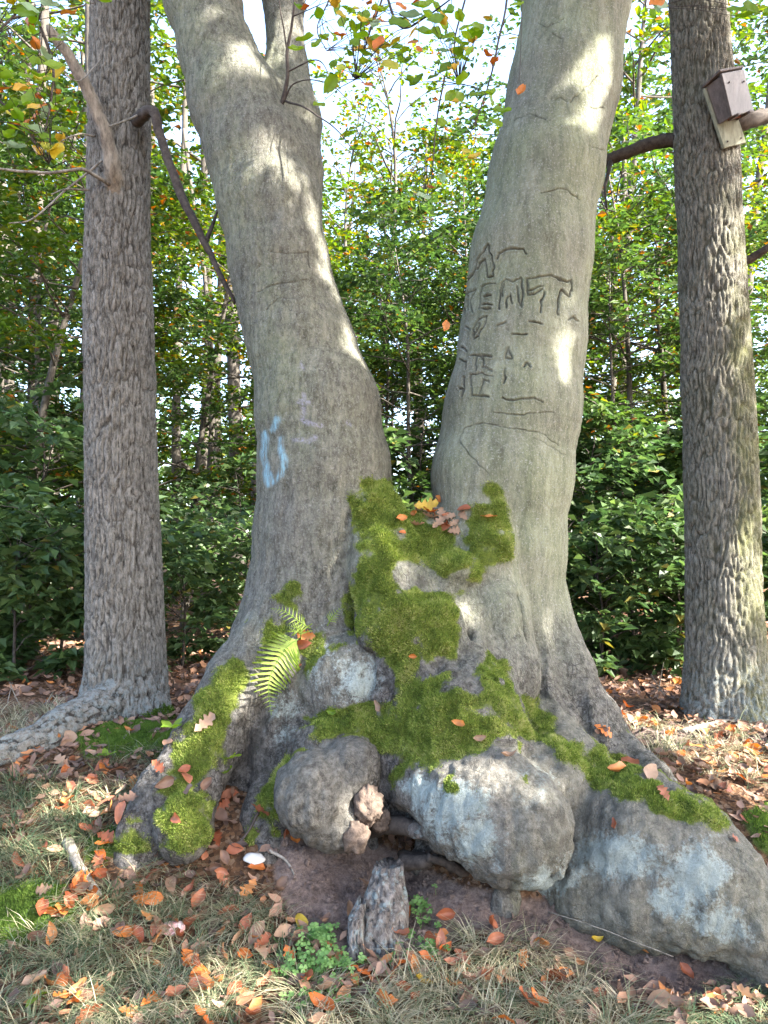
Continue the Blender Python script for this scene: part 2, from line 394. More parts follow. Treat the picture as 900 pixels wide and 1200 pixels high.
GF = np.stack([i0, i0+1, i0+1+nx, i0+nx], 1)
ground = mk('ground', GV, GF, M['ground'], attrs={'soil': SOIL, 'moss': GMOSS}); tag(ground, kind='structure', label='forest floor bank of soil, moss and dead leaves')

# ------------------------------------------------------------------ the old twin beech: one continuous body cut into its parts
PR = []
def W(rpx, Y): return rpx*Y/FPX*1.01
def chain(g, k, nodes):
    for a, b in zip(nodes[:-1], nodes[1:]):
        PR.append(dict(t='c', g=g, k=k, s=False, a=P(*a[:3]), b=P(*b[:3]), ra=W(a[3], a[2]), rb=W(b[3], b[2])))
def ball(g, k, px, py, Y, rx, ry=None, rz=None, sub=False):
    ry = rx if ry is None else ry; rz = rx if rz is None else rz
    PR.append(dict(t='e', g=g, k=k, s=sub, c=P(px, py, Y), r=np.array([W(rx, Y), W(rz, Y), W(ry, Y)])))
def cut(k, a, b): PR.append(dict(t='c', g=-1, k=k, s=True, a=P(*a[:3]), b=P(*b[:3]), ra=W(a[3], a[2]), rb=W(b[3], b[2])))

GN = ['trunk', 'trunk', 'stem', 'root_collar', 'burl', 'burl', 'burl', 'root', 'root', 'burl', 'root']
TL, TRT, ST, CO, B1, B2, B3, RL, RR, KN, LOG = range(11)
# left trunk, leaning left, with its second stem
chain(TL, 0.05, [(205, -160, 3.5, 48), (237, 0, 3.42, 46), (255, 60, 3.40, 46), (277, 120, 3.38, 53), (303, 180, 3.36, 57), (317, 240, 3.34, 58), (329, 310, 3.33, 57),
      (341, 360, 3.32, 58), (352, 400, 3.31, 62), (372, 480, 3.30, 72), (381, 550, 3.30, 75), (379, 620, 3.30, 75), (370, 700, 3.29, 74), (355, 790, 3.28, 88), (350, 900, 3.28, 105), (350, 1000, 3.3, 120)])
chain(ST, 0.045, [(331, -160, 3.62, 24), (333, 0, 3.58, 24), (334, 80, 3.54, 25), (344, 140, 3.46, 33), (342, 200, 3.40, 38), (338, 280, 3.36, 40)])
# right trunk
chain(TRT, 0.05, [(700, -160, 3.55, 60), (677, 0, 3.48, 62), (661, 100, 3.45, 64), (641, 200, 3.42, 67), (623, 300, 3.40, 70), (612, 400, 3.38, 72), (600, 480, 3.36, 76), (588, 560, 3.36, 79),
      (590, 640, 3.36, 71), (600, 720, 3.36, 62), (604, 790, 3.34, 74), (606, 860, 3.34, 92), (606, 960, 3.36, 110)])
chain(TRT, 0.06, [(560, 560, 3.25, 48), (562, 640, 3.18, 40), (575, 720, 3.08, 36), (585, 790, 3.02, 42)])      # front pillar of the right trunk
chain(TRT, 0.05, [(640, 700, 3.3, 22), (655, 780, 3.2, 26), (670, 850, 3.12, 34)])
# mossy middle
chain(CO, 0.06, [(500, 650, 3.24, 52), (500, 710, 3.16, 66), (508, 790, 3.10, 84), (515, 880, 3.05, 110), (515, 990, 3.2, 130)])
chain(CO, 0.05, [(437, 602, 3.14, 32), (450, 660, 3.07, 38), (470, 715, 2.98, 42), (500, 760, 2.95, 42), (515, 830, 2.90, 52)])
chain(CO, 0.04, [(576, 600, 3.12, 17), (577, 640, 3.06, 20), (570, 665, 3.04, 15)])
ball(CO, 0.04, 535, 668, 3.0, 26, 20); ball(CO, 0.04, 515, 738, 2.92, 34, 36); ball(CO, 0.03, 455, 735, 2.94, 34, 26)
cut(0.04, (480, 683, 2.86, 13), (505, 692, 2.86, 12))
cut(0.03, (480, 765, 2.78, 10), (476, 745, 2.80, 8))
cut(0.02, (408, 605, 3.03, 6), (404, 650, 3.00, 7)); cut(0.02, (404, 650, 3.00, 7), (400, 705, 2.99, 6))
cut(0.02, (604, 700, 3.02, 4), (612, 790, 2.96, 6)); cut(0.015, (545, 690, 2.90, 4), (552, 770, 2.86, 5))
# grey bulge and the ribs left of it
ball(B3, 0.04, 402, 805, 2.98, 52, 58, 44)
chain(CO, 0.03, [(392, 700, 3.12, 22), (382, 760, 3.05, 26), (360, 850, 2.98, 22), (352, 920, 2.95, 22)])
chain(CO, 0.03, [(335, 760, 3.1, 16), (326, 830, 3.0, 18), (318, 900, 2.92, 16), (312, 960, 2.8, 22), (308, 1010, 2.72, 22)])
ball(CO, 0.04, 425, 865, 2.92, 60, 34, 50)
cut(0.025, (302, 835, 2.92, 14), (296, 905, 2.82, 18)); cut(0.02, (345, 795, 2.88, 7), (338, 885, 2.84, 11)); cut(0.02, (318, 800, 2.96, 5), (322, 880, 2.86, 8))
cut(0.025, (465, 780, 2.82, 7), (462, 822, 2.80, 8))
# left root with its mossy knob
chain(RL, 0.06, [(318, 730, 3.15, 26), (282, 800, 3.04, 32), (243, 870, 2.92, 32), (205, 925, 2.80, 29), (176, 980, 2.72, 24), (160, 1020, 2.69, 17), (150, 1065, 2.68, 8)])
ball(KN, 0.02, 216, 968, 2.64, 31, 36); chain(RL, 0.05, [(235, 900, 2.85, 24), (222, 950, 2.72, 22)])
# left burl, round with a notch
ball(B1, 0.035, 366, 932, 2.66, 43, 46, 46); ball(B1, 0.04, 388, 962, 2.66, 30, 31); ball(B1, 0.035, 413, 898, 2.70, 29, 30); ball(B1, 0.035, 392, 905, 2.72, 30, 26)
chain(CO, 0.05, [(380, 890, 2.85, 40), (360, 930, 2.80, 36)])
cut(0.025, (430, 940, 2.56, 19), (442, 975, 2.58, 22))
# mossy slope and big burl
chain(CO, 0.06, [(545, 790, 2.95, 46), (550, 850, 2.80, 62), (560, 900, 2.72, 66)])
ball(B2, 0.04, 572, 947, 2.57, 76, 72, 70); ball(B2, 0.05, 606, 968, 2.52, 62, 66, 62); ball(B2, 0.04, 640, 915, 2.70, 48, 50); ball(B2, 0.05, 520, 930, 2.68, 52, 46, 50)
ball(B2, 0.015, 591, 1056, 2.57, 21, 21)
# long root like a log to the right
chain(LOG, 0.06, [(625, 850, 3.05, 36), (655, 900, 2.88, 42), (700, 945, 2.80, 52)])
chain(LOG, 0.025, [(690, 955, 2.78, 62), (745, 985, 2.66, 80), (800, 1018, 2.57, 78), (838, 1044, 2.50, 64), (870, 1082, 2.43, 46), (910, 1130, 2.38, 38), (980, 1200, 2.34, 34)])
chain(LOG, 0.03, [(640, 1022, 2.72, 42), (690, 1040, 2.63, 52), (745, 1050, 2.55, 54), (815, 1066, 2.47, 50)])
cut(0.02, (662, 985, 2.42, 6), (640, 1030, 2.42, 7))
cut(0.03, (652, 905, 2.52, 5), (668, 960, 2.50, 6))
cut(0.03, (765, 1000, 2.36, 6), (772, 1040, 2.34, 7))
# roots of the right trunk
chain(RR, 0.06, [(660, 800, 3.2, 30), (690, 850, 3.1, 26), (725, 885, 3.0, 20), (760, 915, 2.9, 16), (800, 950, 2.85, 14)])
chain(RR, 0.05, [(640, 790, 3.1, 16), (652, 850, 3.0, 18), (665, 900, 2.92, 16)])
# hollow between the burls
cut(0.04, (462, 975, 2.55, 30), (470, 985, 2.85, 26)); cut(0.04, (520, 1035, 2.5, 28), (560, 1050, 2.6, 16))
NP_ = len(PR)

def prim_d(q, p):
    if p.dtype == np.float32: q = {k: (v.astype(np.float32) if isinstance(v, np.ndarray) else v) for k, v in q.items()}
    if q['t'] == 'c':
        ab = q['b']-q['a']; t = np.clip(((p-q['a'])@ab)/(ab@ab), 0, 1)
        w = p-q['a']-t[:, None]*ab; return np.sqrt(np.einsum('ij,ij->i', w, w)) - (q['ra']+t*(q['rb']-q['ra']))
    k = (p-q['c'])/q['r']; k0 = np.linalg.norm(k, axis=1); k1 = np.linalg.norm(k/q['r'], axis=1)
    return k0*(k0-1)/np.maximum(k1, 1e-6)
def sdf(p, idx):
    d = None
    for i in idx:
        q = PR[i]
        if q['s']: continue
        e = prim_d(q, p)
        if d is None: d = e
        else:
            h = np.maximum(q['k']-np.abs(d-e), 0)/q['k']; d = np.minimum(d, e)-h*h*q['k']*0.25
    if d is None: return np.full(len(p), 9.0)
    for i in idx:
        q = PR[i]
        if not q['s']: continue
        e = -prim_d(q, p); h = np.maximum(q['k']-np.abs(d-e), 0)/q['k']; d = np.maximum(d, e)+h*h*q['k']*0.25
    return d
def surface_net(lo, hi, h, nb=16):
    bs = nb*h; nbk = np.ceil((np.array(hi)-lo)/bs).astype(int)
    B = np.stack(np.meshgrid(*[np.arange(k) for k in nbk], indexing='ij'), -1).reshape(-1, 3)
    C = lo + (B+0.5)*bs; D = np.stack([prim_d(q, C) for q in PR], 1)
    addm = np.array([not q['s'] for q in PR])
    dmin = D[:, addm].min(1); rad = bs*0.87+0.035; nearcut = (D[:, ~addm].min(1) < rad)
    act = np.where((dmin < rad) & ((dmin > -bs*0.87-0.01) | nearcut) & (C[:, 2] > gz(C[:, 0], C[:, 1])-0.18))[0]
    g = np.arange(nb+1); LI = np.stack(np.meshgrid(g, g, g, indexing='ij'), -1).reshape(-1, 3)
    NG = nbk*nb+2; key = lambda I: (I[:, 0]*NG[1]+I[:, 1])*NG[2]+I[:, 2]
    VK, VP, Fq = [], [], []
    for b in act:
        idx = np.where(D[b] < max(dmin[b], 0)+rad+0.06)[0]
        I = B[b]*nb+LI; pts = (lo+I*h).astype(np.float32); d = sdf(pts, idx)
        if d.min() > 0 or d.max() < 0: continue
        d = d.reshape(nb+1, nb+1, nb+1); s = d < 0
        # cell vertices
        cs = sum(s[i:nb+i, j:nb+j, k:nb+k].astype(int) for i in (0, 1) for j in (0, 1) for k in (0, 1))
        cell = np.argwhere((cs > 0) & (cs < 8))
        acc = np.zeros((len(cell), 3)); cnt = np.zeros(len(cell))
        for ax in range(3):
            for o1 in (0, 1):
                for o2 in (0, 1):
                    o = [0, 0, 0]; oth = [a for a in range(3) if a != ax]; o[oth[0]] = o1; o[oth[1]] = o2
                    a = cell+o; c2 = a.copy(); c2[:, ax] += 1
                    da = d[a[:, 0], a[:, 1], a[:, 2]]; db = d[c2[:, 0], c2[:, 1], c2[:, 2]]
                    m = (da < 0) != (db < 0); t = np.where(m, da/np.where(m, da-db, 1), 0)
                    pos = a.astype(float); pos[:, ax] += t; acc += pos*m[:, None]; cnt += m
        VP.append(lo+(B[b]*nb+acc/cnt[:, None])*h); VK.append(key(B[b]*nb+cell))
        # quads on sign-changing edges; the edge belongs to the block of its lower end
        for ax in range(3):
            sl0 = [slice(0, nb)]*3; sl1 = list(sl0); sl1[ax] = slice(1, nb+1)
            e = np.argwhere(s[tuple(sl0)] != s[tuple(sl1)])
            if not len(e): continue
            fl = s[e[:, 0], e[:, 1], e[:, 2]]; Ig = B[b]*nb+e
            o1, o2 = [(1, 2), (2, 0), (0, 1)][ax]
            u = np.zeros(3, int); u[o1] = 1; v = np.zeros(3, int); v[o2] = 1
            q4 = np.stack([key(Ig-u-v), key(Ig-v), key(Ig), key(Ig-u)], 1)
            q4[~fl] = q4[~fl][:, ::-1]; Fq.append(q4)
    VK = np.concatenate(VK); VP = np.concatenate(VP); Fq = np.concatenate(Fq)
    uk, first = np.unique(VK, return_index=True)
    F = np.searchsorted(uk, Fq); F = np.clip(F, 0, len(uk)-1); ok = (uk[F] == Fq).all(1)
    return VP[first], F[ok]
VX = 0.009
BV, BF = surface_net(np.array([-1.35, 1.95, -0.35]), np.array([1.85, 4.05, 4.3]), VX)

def vnormals(V, F):
    n = np.zeros_like(V); a = np.cross(V[F[:, 2]]-V[F[:, 0]], V[F[:, 3 if F.shape[1] == 4 else 1]]-V[F[:, 1 if F.shape[1] == 4 else 0]])
    for k in range(F.shape[1]): np.add.at(n, F[:, k], a)
    return nrm(n)

# carved letters and old scars, as strokes on the bark (photo pixels)
def Z(x0, y0, s, L): return [[(x0+a/s, y0+b/s) for a, b in q] for q in L]
STROKES = Z(530, 270, 5.625, [
 [(110, 330), (150, 260), (170, 190), (235, 90), (262, 180), (278, 255), (268, 300), (232, 305), (225, 240), (215, 190), (185, 215), (165, 260)],
 [(300, 185), (310, 155), (340, 140), (390, 120), (430, 130), (470, 135), (485, 165)],
 [(78, 550), (80, 440), (110, 400), (150, 390), (120, 470), (130, 540)], [(105, 430), (100, 520)],
 [(180, 520), (180, 420), (200, 370), (240, 350), (290, 348)], [(205, 435), (255, 432)], [(200, 495), (235, 488), (262, 492)], [(205, 520), (250, 520)],
 [(310, 520), (322, 350), (350, 330), (400, 350), (455, 320), (465, 440), (452, 510)], [(330, 440), (340, 360)], [(355, 510), (365, 450), (385, 430), (395, 490)], [(430, 380), (445, 500)],
 [(490, 440), (495, 330), (560, 318), (645, 300), (690, 325), (745, 345), (770, 330), (778, 400), (768, 440), (735, 420), (715, 395), (695, 440), (690, 560)],
 [(500, 435), (545, 425), (590, 400)], [(500, 410), (560, 385), (590, 375)], [(600, 420), (580, 480), (578, 550)],
 [(225, 570), (180, 590), (140, 650), (150, 720), (175, 700), (215, 620), (225, 570)], [(185, 620), (155, 680)], [(95, 640), (120, 655)],
 [(140, 830), (260, 832)], [(165, 840), (160, 925)], [(205, 840), (205, 905)], [(200, 905), (265, 925)],
 [(130, 955), (200, 945), (265, 965)], [(130, 955), (130, 1090)], [(130, 1090), (180, 1088), (205, 990), (240, 1000)],
 [(70, 770), (105, 800)], [(60, 860), (100, 870), (90, 920)], [(55, 1040), (80, 1050), (70, 1100)], [(90, 980), (85, 1060)],
 [(370, 770), (355, 850), (390, 850), (370, 770)], [(348, 920), (345, 1010)], [(465, 905), (490, 885), (512, 905)],
 [(170, 1095), (240, 1100)], [(340, 1110), (400, 1130), (460, 1110), (560, 1115), (590, 1135)], [(760, 590), (790, 570), (820, 600)], [(300, 630), (350, 610)], [(400, 690), (490, 690)], [(500, 610), (580, 620)]])
STROKES += Z(480, 200, 3.0, [[(178, 960), (180, 935), (200, 905), (260, 890), (310, 900), (380, 912), (450, 920), (520, 970)], [(180, 960), (200, 990), (280, 1070)], [(430, 940), (540, 1000)],
 [(300, 850), (390, 858), (500, 850)], [(460, 80), (540, 65), (600, 100)]])
STROKES += Z(180, 0, 3.0, [[(355, 990), (360, 950), (380, 930)], [(415, 888), (470, 895), (540, 888)], [(370, 1025), (440, 1000), (540, 988)], [(540, 890), (550, 940)], [(400, 1090), (440, 1050), (520, 1050)]])
STROKES += [[(650, 117), (656, 114), (664, 118)], [(693, 125), (700, 128), (708, 126)], [(648, 38), (660, 44)], [(660, 20), (640, 30), (628, 26)], [(690, 170), (712, 176)], [(600, 140), (622, 132), (640, 140)], [(668, 120), (700, 90)]]
def strokedist(px, py, L):
    d = np.full(len(px), 99.0)
    for q in L:
        q = np.array(q); m = (px > q[:, 0].min()-9) & (px < q[:, 0].max()+9) & (py > q[:, 1].min()-9) & (py < q[:, 1].max()+9)
        if not m.any(): continue
        dd = np.full(m.sum(), 99.0)
        for (x0, y0), (x1, y1) in zip(q[:-1], q[1:]): dd = np.minimum(dd, segdist(px[m], py[m], x0, y0, x1, y1))
        d[m] = np.minimum(d[m], dd)
    return d

# finer faces where the carving goes
def refine(V, F, T, sel):
    """split the selected quads in four; edges shared with unsplit quads stay straight"""
    e = F[sel]; n0 = len(V)
    ed = np.concatenate([np.sort(e[:, [k, (k+1) % 4]], 1) for k in range(4)]); ue, inv = np.unique(ed, axis=0, return_inverse=True); inv = inv.reshape(4, -1)
    mid = (V[ue[:, 0]]+V[ue[:, 1]])/2; cen = V[e].mean(1)
    mi = n0+inv; ci = n0+len(ue)+np.arange(len(e))
    nq = np.concatenate([np.stack([e[:, k], mi[k], ci, mi[(k+3) % 4]], 1) for k in range(4)])
    return np.concatenate([V, mid, cen]), np.concatenate([F[~sel], nq]), T
for it in range(2):
    px, py, _ = proj(BV); fc = BV[BF].mean(1); nf = np.cross(BV[BF[:, 2]]-BV[BF[:, 0]], BV[BF[:, 3]]-BV[BF[:, 1]])
    fpx, fpy, _ = proj(fc); front = ((fc-np.array([0, 0, CAMZ]))*nf).sum(1) < 0
    sel = front & (strokedist(fpx, fpy, STROKES) < (7.0 if it == 0 else 5.0))
    BV, BF, _ = refine(BV, BF, None, sel)

BN = vnormals(BV, BF)
px, py, _ = proj(BV)
view = nrm(BV-np.array([0, 0, CAMZ])); facing = -(view*BN).sum(1); fr = sstep(-0.05, 0.15, facing)
gdist = np.full((len(GN), len(BV)), 9.0)
for q in PR:
    if not q['s']: gdist[q['g']] = np.minimum(gdist[q['g']], prim_d(q, BV))
wp = np.stack([px/60, py/60, np.zeros_like(px)], 1)
wp2 = np.stack([px/14, py/14, np.zeros_like(px)], 1)
wpx = px + 10*fbm(wp, 2, 41) + 9*fbm(wp2, 3, 43); wpy = py + 10*fbm(wp+9.1, 2, 42) + 9*fbm(wp2+7, 3, 46)
def pm(poly, soft=8): return polymask(wpx, wpy, poly, soft)
MOSSP = [
 [(405, 590), (425, 570), (450, 566), (470, 580), (485, 598), (500, 610), (520, 618), (535, 632), (545, 650), (540, 665), (520, 672), (500, 668), (470, 664), (455, 672), (462, 690), (490, 700), (520, 700), (542, 690), (546, 715), (540, 745), (530, 770), (515, 778), (500, 770), (490, 760), (485, 790), (500, 800), (560, 812), (575, 775), (590, 772), (598, 800), (605, 840), (640, 868), (600, 872), (560, 876), (530, 888), (490, 905), (465, 925), (478, 890), (480, 850), (475, 800), (455, 765), (430, 750), (405, 735), (400, 715), (412, 690), (425, 650), (408, 625)],
 [(545, 620), (560, 590), (578, 570), (592, 575), (598, 605), (605, 640), (590, 660), (568, 675), (552, 672), (548, 645)],
 [(365, 850), (375, 832), (400, 825), (450, 826), (475, 840), (480, 880), (440, 878), (380, 876), (362, 868)],
 [(318, 705), (335, 686), (350, 692), (350, 715), (330, 715)], [(302, 740), (318, 730), (325, 742), (305, 758)],
 [(270, 765), (288, 780), (285, 810), (270, 840), (262, 880), (240, 900), (220, 925), (190, 940), (175, 930), (200, 890), (230, 840), (250, 800)],
 [(186, 950), (200, 928), (232, 932), (250, 955), (245, 985), (220, 998), (192, 995)],
 [(322, 905), (345, 880), (335, 920), (326, 945), (330, 985), (310, 975), (296, 960), (300, 935)],
 [(640, 866), (680, 875), (735, 890), (785, 915), (835, 950), (856, 972), (845, 980), (815, 962), (790, 948), (745, 935), (720, 935), (690, 918), (655, 882)],
 [(605, 825), (625, 818), (655, 850), (650, 870), (615, 855)], [(170, 990), (150, 975), (130, 985), (140, 1000)]]
moss = np.maximum.reduce([pm(q, 12) for q in MOSSP])*fr
moss = np.clip(moss*(0.80+0.95*fbm(BV*15, 4, 44)) + 0.55*sstep(0.18, 0.5, fbm(BV*11, 3, 47))*sstep(1.35, 0.9, BV[:, 2])*fr*sstep(-0.1, 0.5, BN[:, 2])*(BV[:, 0] < 0.45), 0, 1)
moss = moss*np.where(gdist.argmin(0) == B1, 0.0, 1.0)
moss = np.maximum(moss, sstep(0.55, 0.9, BN[:, 2])*sstep(1.3, 0.9, BV[:, 2])*(1-fr))
grp0 = gdist.argmin(0)
def blob(x, y, rx, ry): return np.clip(1.25-np.hypot((wpx-x)/rx, (wpy-y)/ry), 0, 1)
lich = np.maximum.reduce([blob(530, 950, 60, 50), blob(560, 985, 45, 40), blob(500, 930, 35, 30), blob(720, 1005, 75, 38), blob(650, 1030, 45, 30), blob(815, 1025, 55, 50), blob(790, 1060, 40, 30), blob(845, 1080, 40, 30),
                          0.9*blob(415, 795, 42, 38), 0.5*blob(375, 780, 40, 50), 0.6*blob(340, 840, 30, 60), 0.45*blob(620, 920, 60, 60), 0.3*blob(390, 740, 60, 60), 0.35*blob(880, 1100, 40, 40)])*fr
burlm = np.maximum(blob(380, 935, 85, 85)*(gdist.argmin(0) == B1), 0.8*blob(600, 940, 95, 95)*(gdist.argmin(0) == B2))
burlm = np.maximum(burlm, 0.35*(gdist.argmin(0) == LOG))
leftm = (grp0 == TL)|(grp0 == ST)
rough = np.clip(0.30*leftm + sstep(1.15, 0.55, BV[:, 2])*0.8 + 0.5*sstep(1.6, 1.0, BV[:, 2])*np.exp(-((px-480)/90)**2), 0, 1)
algae = np.clip(np.where(px > 480, 0.85, 0.45)*sstep(0.5, 1.3, BV[:, 2]) + 0.5*(px > 600)*sstep(0.9, 0.5, BV[:, 2]), 0, 1)
algae = np.maximum(algae, 0.9*sstep(0.35, -0.3, BN[:, 0])*(px < 480)*sstep(1.0, 1.8, BV[:, 2]))
NL = 39
sj = lambda L: np.where(facing > 0.05, strokedist(px + 1.6*fbm(np.stack([px/6, py/6, px*0], 1), 2, 51), py + 1.6*fbm(np.stack([px/6, py/6, px*0+5], 1), 2, 52), L), 99)
sdL = sj(STROKES[:NL]); sdO = sj(STROKES[NL:]); sd = np.minimum(sdL, sdO)
camp = 0.7+0.3*sstep(-0.35, 0.3, fbm(np.stack([px/14, py/14, px*0], 1), 2, 53))
carve_dark = np.maximum(np.exp(-(sdL/0.95)**2)*camp, 0.6*np.exp(-(sdO/0.8)**2)*camp**1.5)
PAINT = Z(290, 420, 5.625, [[(205, 400), (190, 430), (165, 470)], [(110, 500), (115, 560), (112, 640), (128, 760), (145, 835), (190, 800), (225, 765), (240, 680), (220, 600), (225, 540)], [(145, 835), (150, 770)]])
CHALK = Z(290, 420, 5.625, [[(345, 60), (360, 85)], [(370, 250), (380, 310), (375, 360), (372, 420), (400, 440), (440, 452), (490, 455)], [(345, 300), (410, 300)], [(310, 545), (400, 552), (440, 530)], [(650, 430), (670, 450)]])
paint = np.clip(1.25-strokedist(wpx*0.25+px*0.75, wpy*0.25+py*0.75, PAINT)/4.2, 0, 1)*fr
chalk = np.clip(1.2-strokedist(wpx*0.25+px*0.75, wpy*0.25+py*0.75, CHALK)/3.0, 0, 1)*fr
# relief
lum = 0.020*fbm(BV*np.array([3, 3, 1.6]), 2, 61)
ver = 0.0045*fbm(BV*np.array([26, 26, 4.5]), 3, 62)
hor = 0.0022*fbm(BV*np.array([6, 6, 55.]), 2, 63)*sstep(1.0, 1.6, BV[:, 2])
zlow = sstep(1.25, 0.75, BV[:, 2])*np.isin(grp0, [TL, TRT, CO, RL, RR])
flute = 0.045*(0.5-np.abs(fbm(BV*np.array([7, 7, 1.3]), 2, 60)))*zlow*(1-0.7*moss)
ridges = (0.020*np.abs(fbm(BV*np.array([17, 17, 4.0]), 3, 64)) + 0.010*fbm(BV*26, 3, 65))*rough + flute
blum = np.where(grp0 == B1, 0.55, 1.0)*(0.016*fbm(BV*8, 3, 66) + 0.010*fbm(BV*30, 3, 68))*np.clip(lich+burlm+rough*0.4, 0, 1)
crk = 1-np.abs(fbm(BV*34, 2, 67)); crk = sstep(0.86, 0.97, crk)*blob(352, 945, 34, 36)*(gdist.argmin(0) == B1)
disp = lum + ver*(1-0.4*carve_dark) + hor + ridges*(1-0.5*moss) + blum - 0.008*carve_dark + 0.0025*camp*np.exp(-((sdL-2.6)/1.3)**2) - 0.006*crk + moss*(0.008+0.018*fbm(BV*15, 3, 69))
BV = BV + BN*disp[:, None]; BN = vnormals(BV, BF)

stain_shade = np.maximum.reduce([blob(300, 862, 24, 48), blob(342, 860, 12, 50), blob(466, 800, 13, 34), blob(470, 835, 12, 26), 0.8*blob(406, 650, 9, 55), 0.7*blob(548, 745, 9, 40), 0.6*blob(655, 985, 14, 45), 0.8*blob(320, 930, 16, 40), 0.8*blob(492, 688, 34, 14), 0.6*blob(640, 830, 22, 24)])*fr*sstep(-.25, .25, fbm(BV*24, 3, 75))  # black algae stain plus crevice shade painted into the bark colour
ATT = dict(moss=moss, lichen=lich, burl=burlm, rough=rough*(1-0.6*burlm)*np.where(np.isin(grp0, [LOG, B2, B3]), 0.5, 1.0), algae=algae, carve_dark=np.maximum.reduce([carve_dark, crk*0.8, 0.95*stain_shade]), paint=paint, chalk=chalk)
grp = gdist.argmin(0); fg = grp[BF[:, 0]]
BEECH = thing('beech_tree', (0.0, 3.3, 0.45), 'huge old twin-trunked grey beech with mossy burled base and carved letters', 'tree')
PLAB = {TL: 'left-leaning grey trunk with blue paint marks', TRT: 'smooth greenish trunk with old carved letters', B1: 'round grey burl with cracked face', B2: 'large pale burl with lichen patches', LOG: 'thick log-like root with pale lichen', B3: 'grey lichen-spotted bulge', KN: 'moss-capped knob on the root'}
for g in range(len(GN)):
    f = BF[fg == g]
    if not len(f): continue
    u, inv = np.unique(f, return_inverse=True); f2 = inv.reshape(f.shape)
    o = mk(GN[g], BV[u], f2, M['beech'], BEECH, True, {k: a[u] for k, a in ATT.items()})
    o.data.normals_split_custom_set_from_vertices(BN[u].astype(np.float32))
    if g in PLAB: o['label'] = PLAB[g]
BVH = BVHTree.FromPolygons(BV.tolist(), BF.tolist())
def hit(px, py):
    """first surface met by the photo's ray: the beech or the ground"""
    d = pdir(px, py); d = d/np.linalg.norm(d); c, t = ghit(px, py)
    h = BVH.ray_cast(Vector((0, 0, CAMZ)), Vector(d.tolist()))
    if h[0] is not None and h[3] < t: return np.array(h[0]), np.array(h[1])
    e = 0.03; n = np.array([float(gz(np.array([c[0]-e]), np.array([c[1]]))[0]-gz(np.array([c[0]+e]), np.array([c[1]]))[0]), float(gz(np.array([c[0]]), np.array([c[1]-e]))[0]-gz(np.array([c[0]]), np.array([c[1]+e]))[0]), 2*e])
    return c, nrm(n)

# moss shoots standing on the bark
def shoots(V, Fq, Nn, w, dens, L, rng):
    a = 0.5*np.linalg.norm(np.cross(V[Fq[:, 2]]-V[Fq[:, 0]], V[Fq[:, 3]]-V[Fq[:, 1]]), axis=1)*w[Fq].mean(1)
    n = int(a.sum()*dens); k = rng.choice(len(Fq), n, p=a/a.sum()); q = Fq[k]
    u = rng.random((n, 1)); v = rng.random((n, 1))
    p = (V[q[:, 0]]*(1-u)+V[q[:, 1]]*u)*(1-v)+(V[q[:, 3]]*(1-u)+V[q[:, 2]]*u)*v
    nn = nrm(Nn[q[:, 0]] + 0.55*rng.normal(size=(n, 3)) + np.array([0, 0, 0.25]))
    cl = fbm(p*22, 2, 71); l = L*(0.6+0.8*rng.random(n))*(1+0.5*cl)*(0.4+0.65*w[q[:, 0]])
    s = nrm(np.cross(nn, rng.normal(size=(n, 3))))*(0.0016+0.0012*rng.random(n))[:, None]
    p = p - nn*0.003
    VV = np.stack([p-s, p+s, p+nn*l[:, None]], 1).reshape(-1, 3)
    r = np.clip(0.5+0.5*cl+0.3*fbm(p*6, 2, 76)+0.2*rng.normal(size=n), 0, 1)
    return VV, np.arange(3*n).reshape(-1, 3), np.repeat(r, 3)
mw = sstep(0.10, 0.85, moss + 0.35*fbm(BV*38, 2, 72))*sstep(0.08, 0.3, moss)
mv, mf_, mr = shoots(BV, BF, BN, mw*fr, 175000, 0.012, np.random.default_rng(3))
o = mk('moss', mv, mf_, M['moss'], BEECH, False, {'rnd': mr}); tag(o, kind='stuff', label='bright green moss cushions on the bark')
gm = np.where(GMOSS > 0.35, GMOSS, 0); GN3 = vnormals(GV, GF)
mv, mf_, mr = shoots(GV, GF, GN3, gm, 110000, 0.014, np.random.default_rng(4))
o = mk('ground_moss', mv, mf_, M['moss_ground'], None, False, {'rnd': mr}); tag(o, 'soft green moss carpet growing on the bank', 'moss', kind='stuff')

# crumbs of soil under the burls
q_ = np.random.default_rng(33); ids = q_.choice(len(GV), 2600, p=SOIL/SOIL.sum()); n_ = len(ids)
c_ = GV[ids]+np.stack([q_.normal(size=n_)*.012, q_.normal(size=n_)*.012, np.full(n_, .002)], 1); r_ = 0.003+0.009*q_.random(n_)**3
oct_ = np.array([(1, 0, 0), (-1, 0, 0), (0, 1, 0), (0, -1, 0), (0, 0, 1), (0, 0, -1.)]); V_ = (c_[:, None]+r_[:, None, None]*(oct_[None]+0.35*q_.normal(size=(n_, 6, 3)))).reshape(-1, 3)
F_ = (np.array([(0, 2, 4), (2, 1, 4), (1, 3, 4), (3, 0, 4), (2, 0, 5), (1, 2, 5), (3, 1, 5), (0, 3, 5)])[None]+(np.arange(n_)*6)[:, None, None]).reshape(-1, 3)
o = mk('soil_crumbs', V_, F_, M['ground'], None, False, {'soil': np.ones(n_*6), 'moss': np.zeros(n_*6)}); tag(o, 'crumbs of bare soil under the burls', 'soil', kind='stuff')
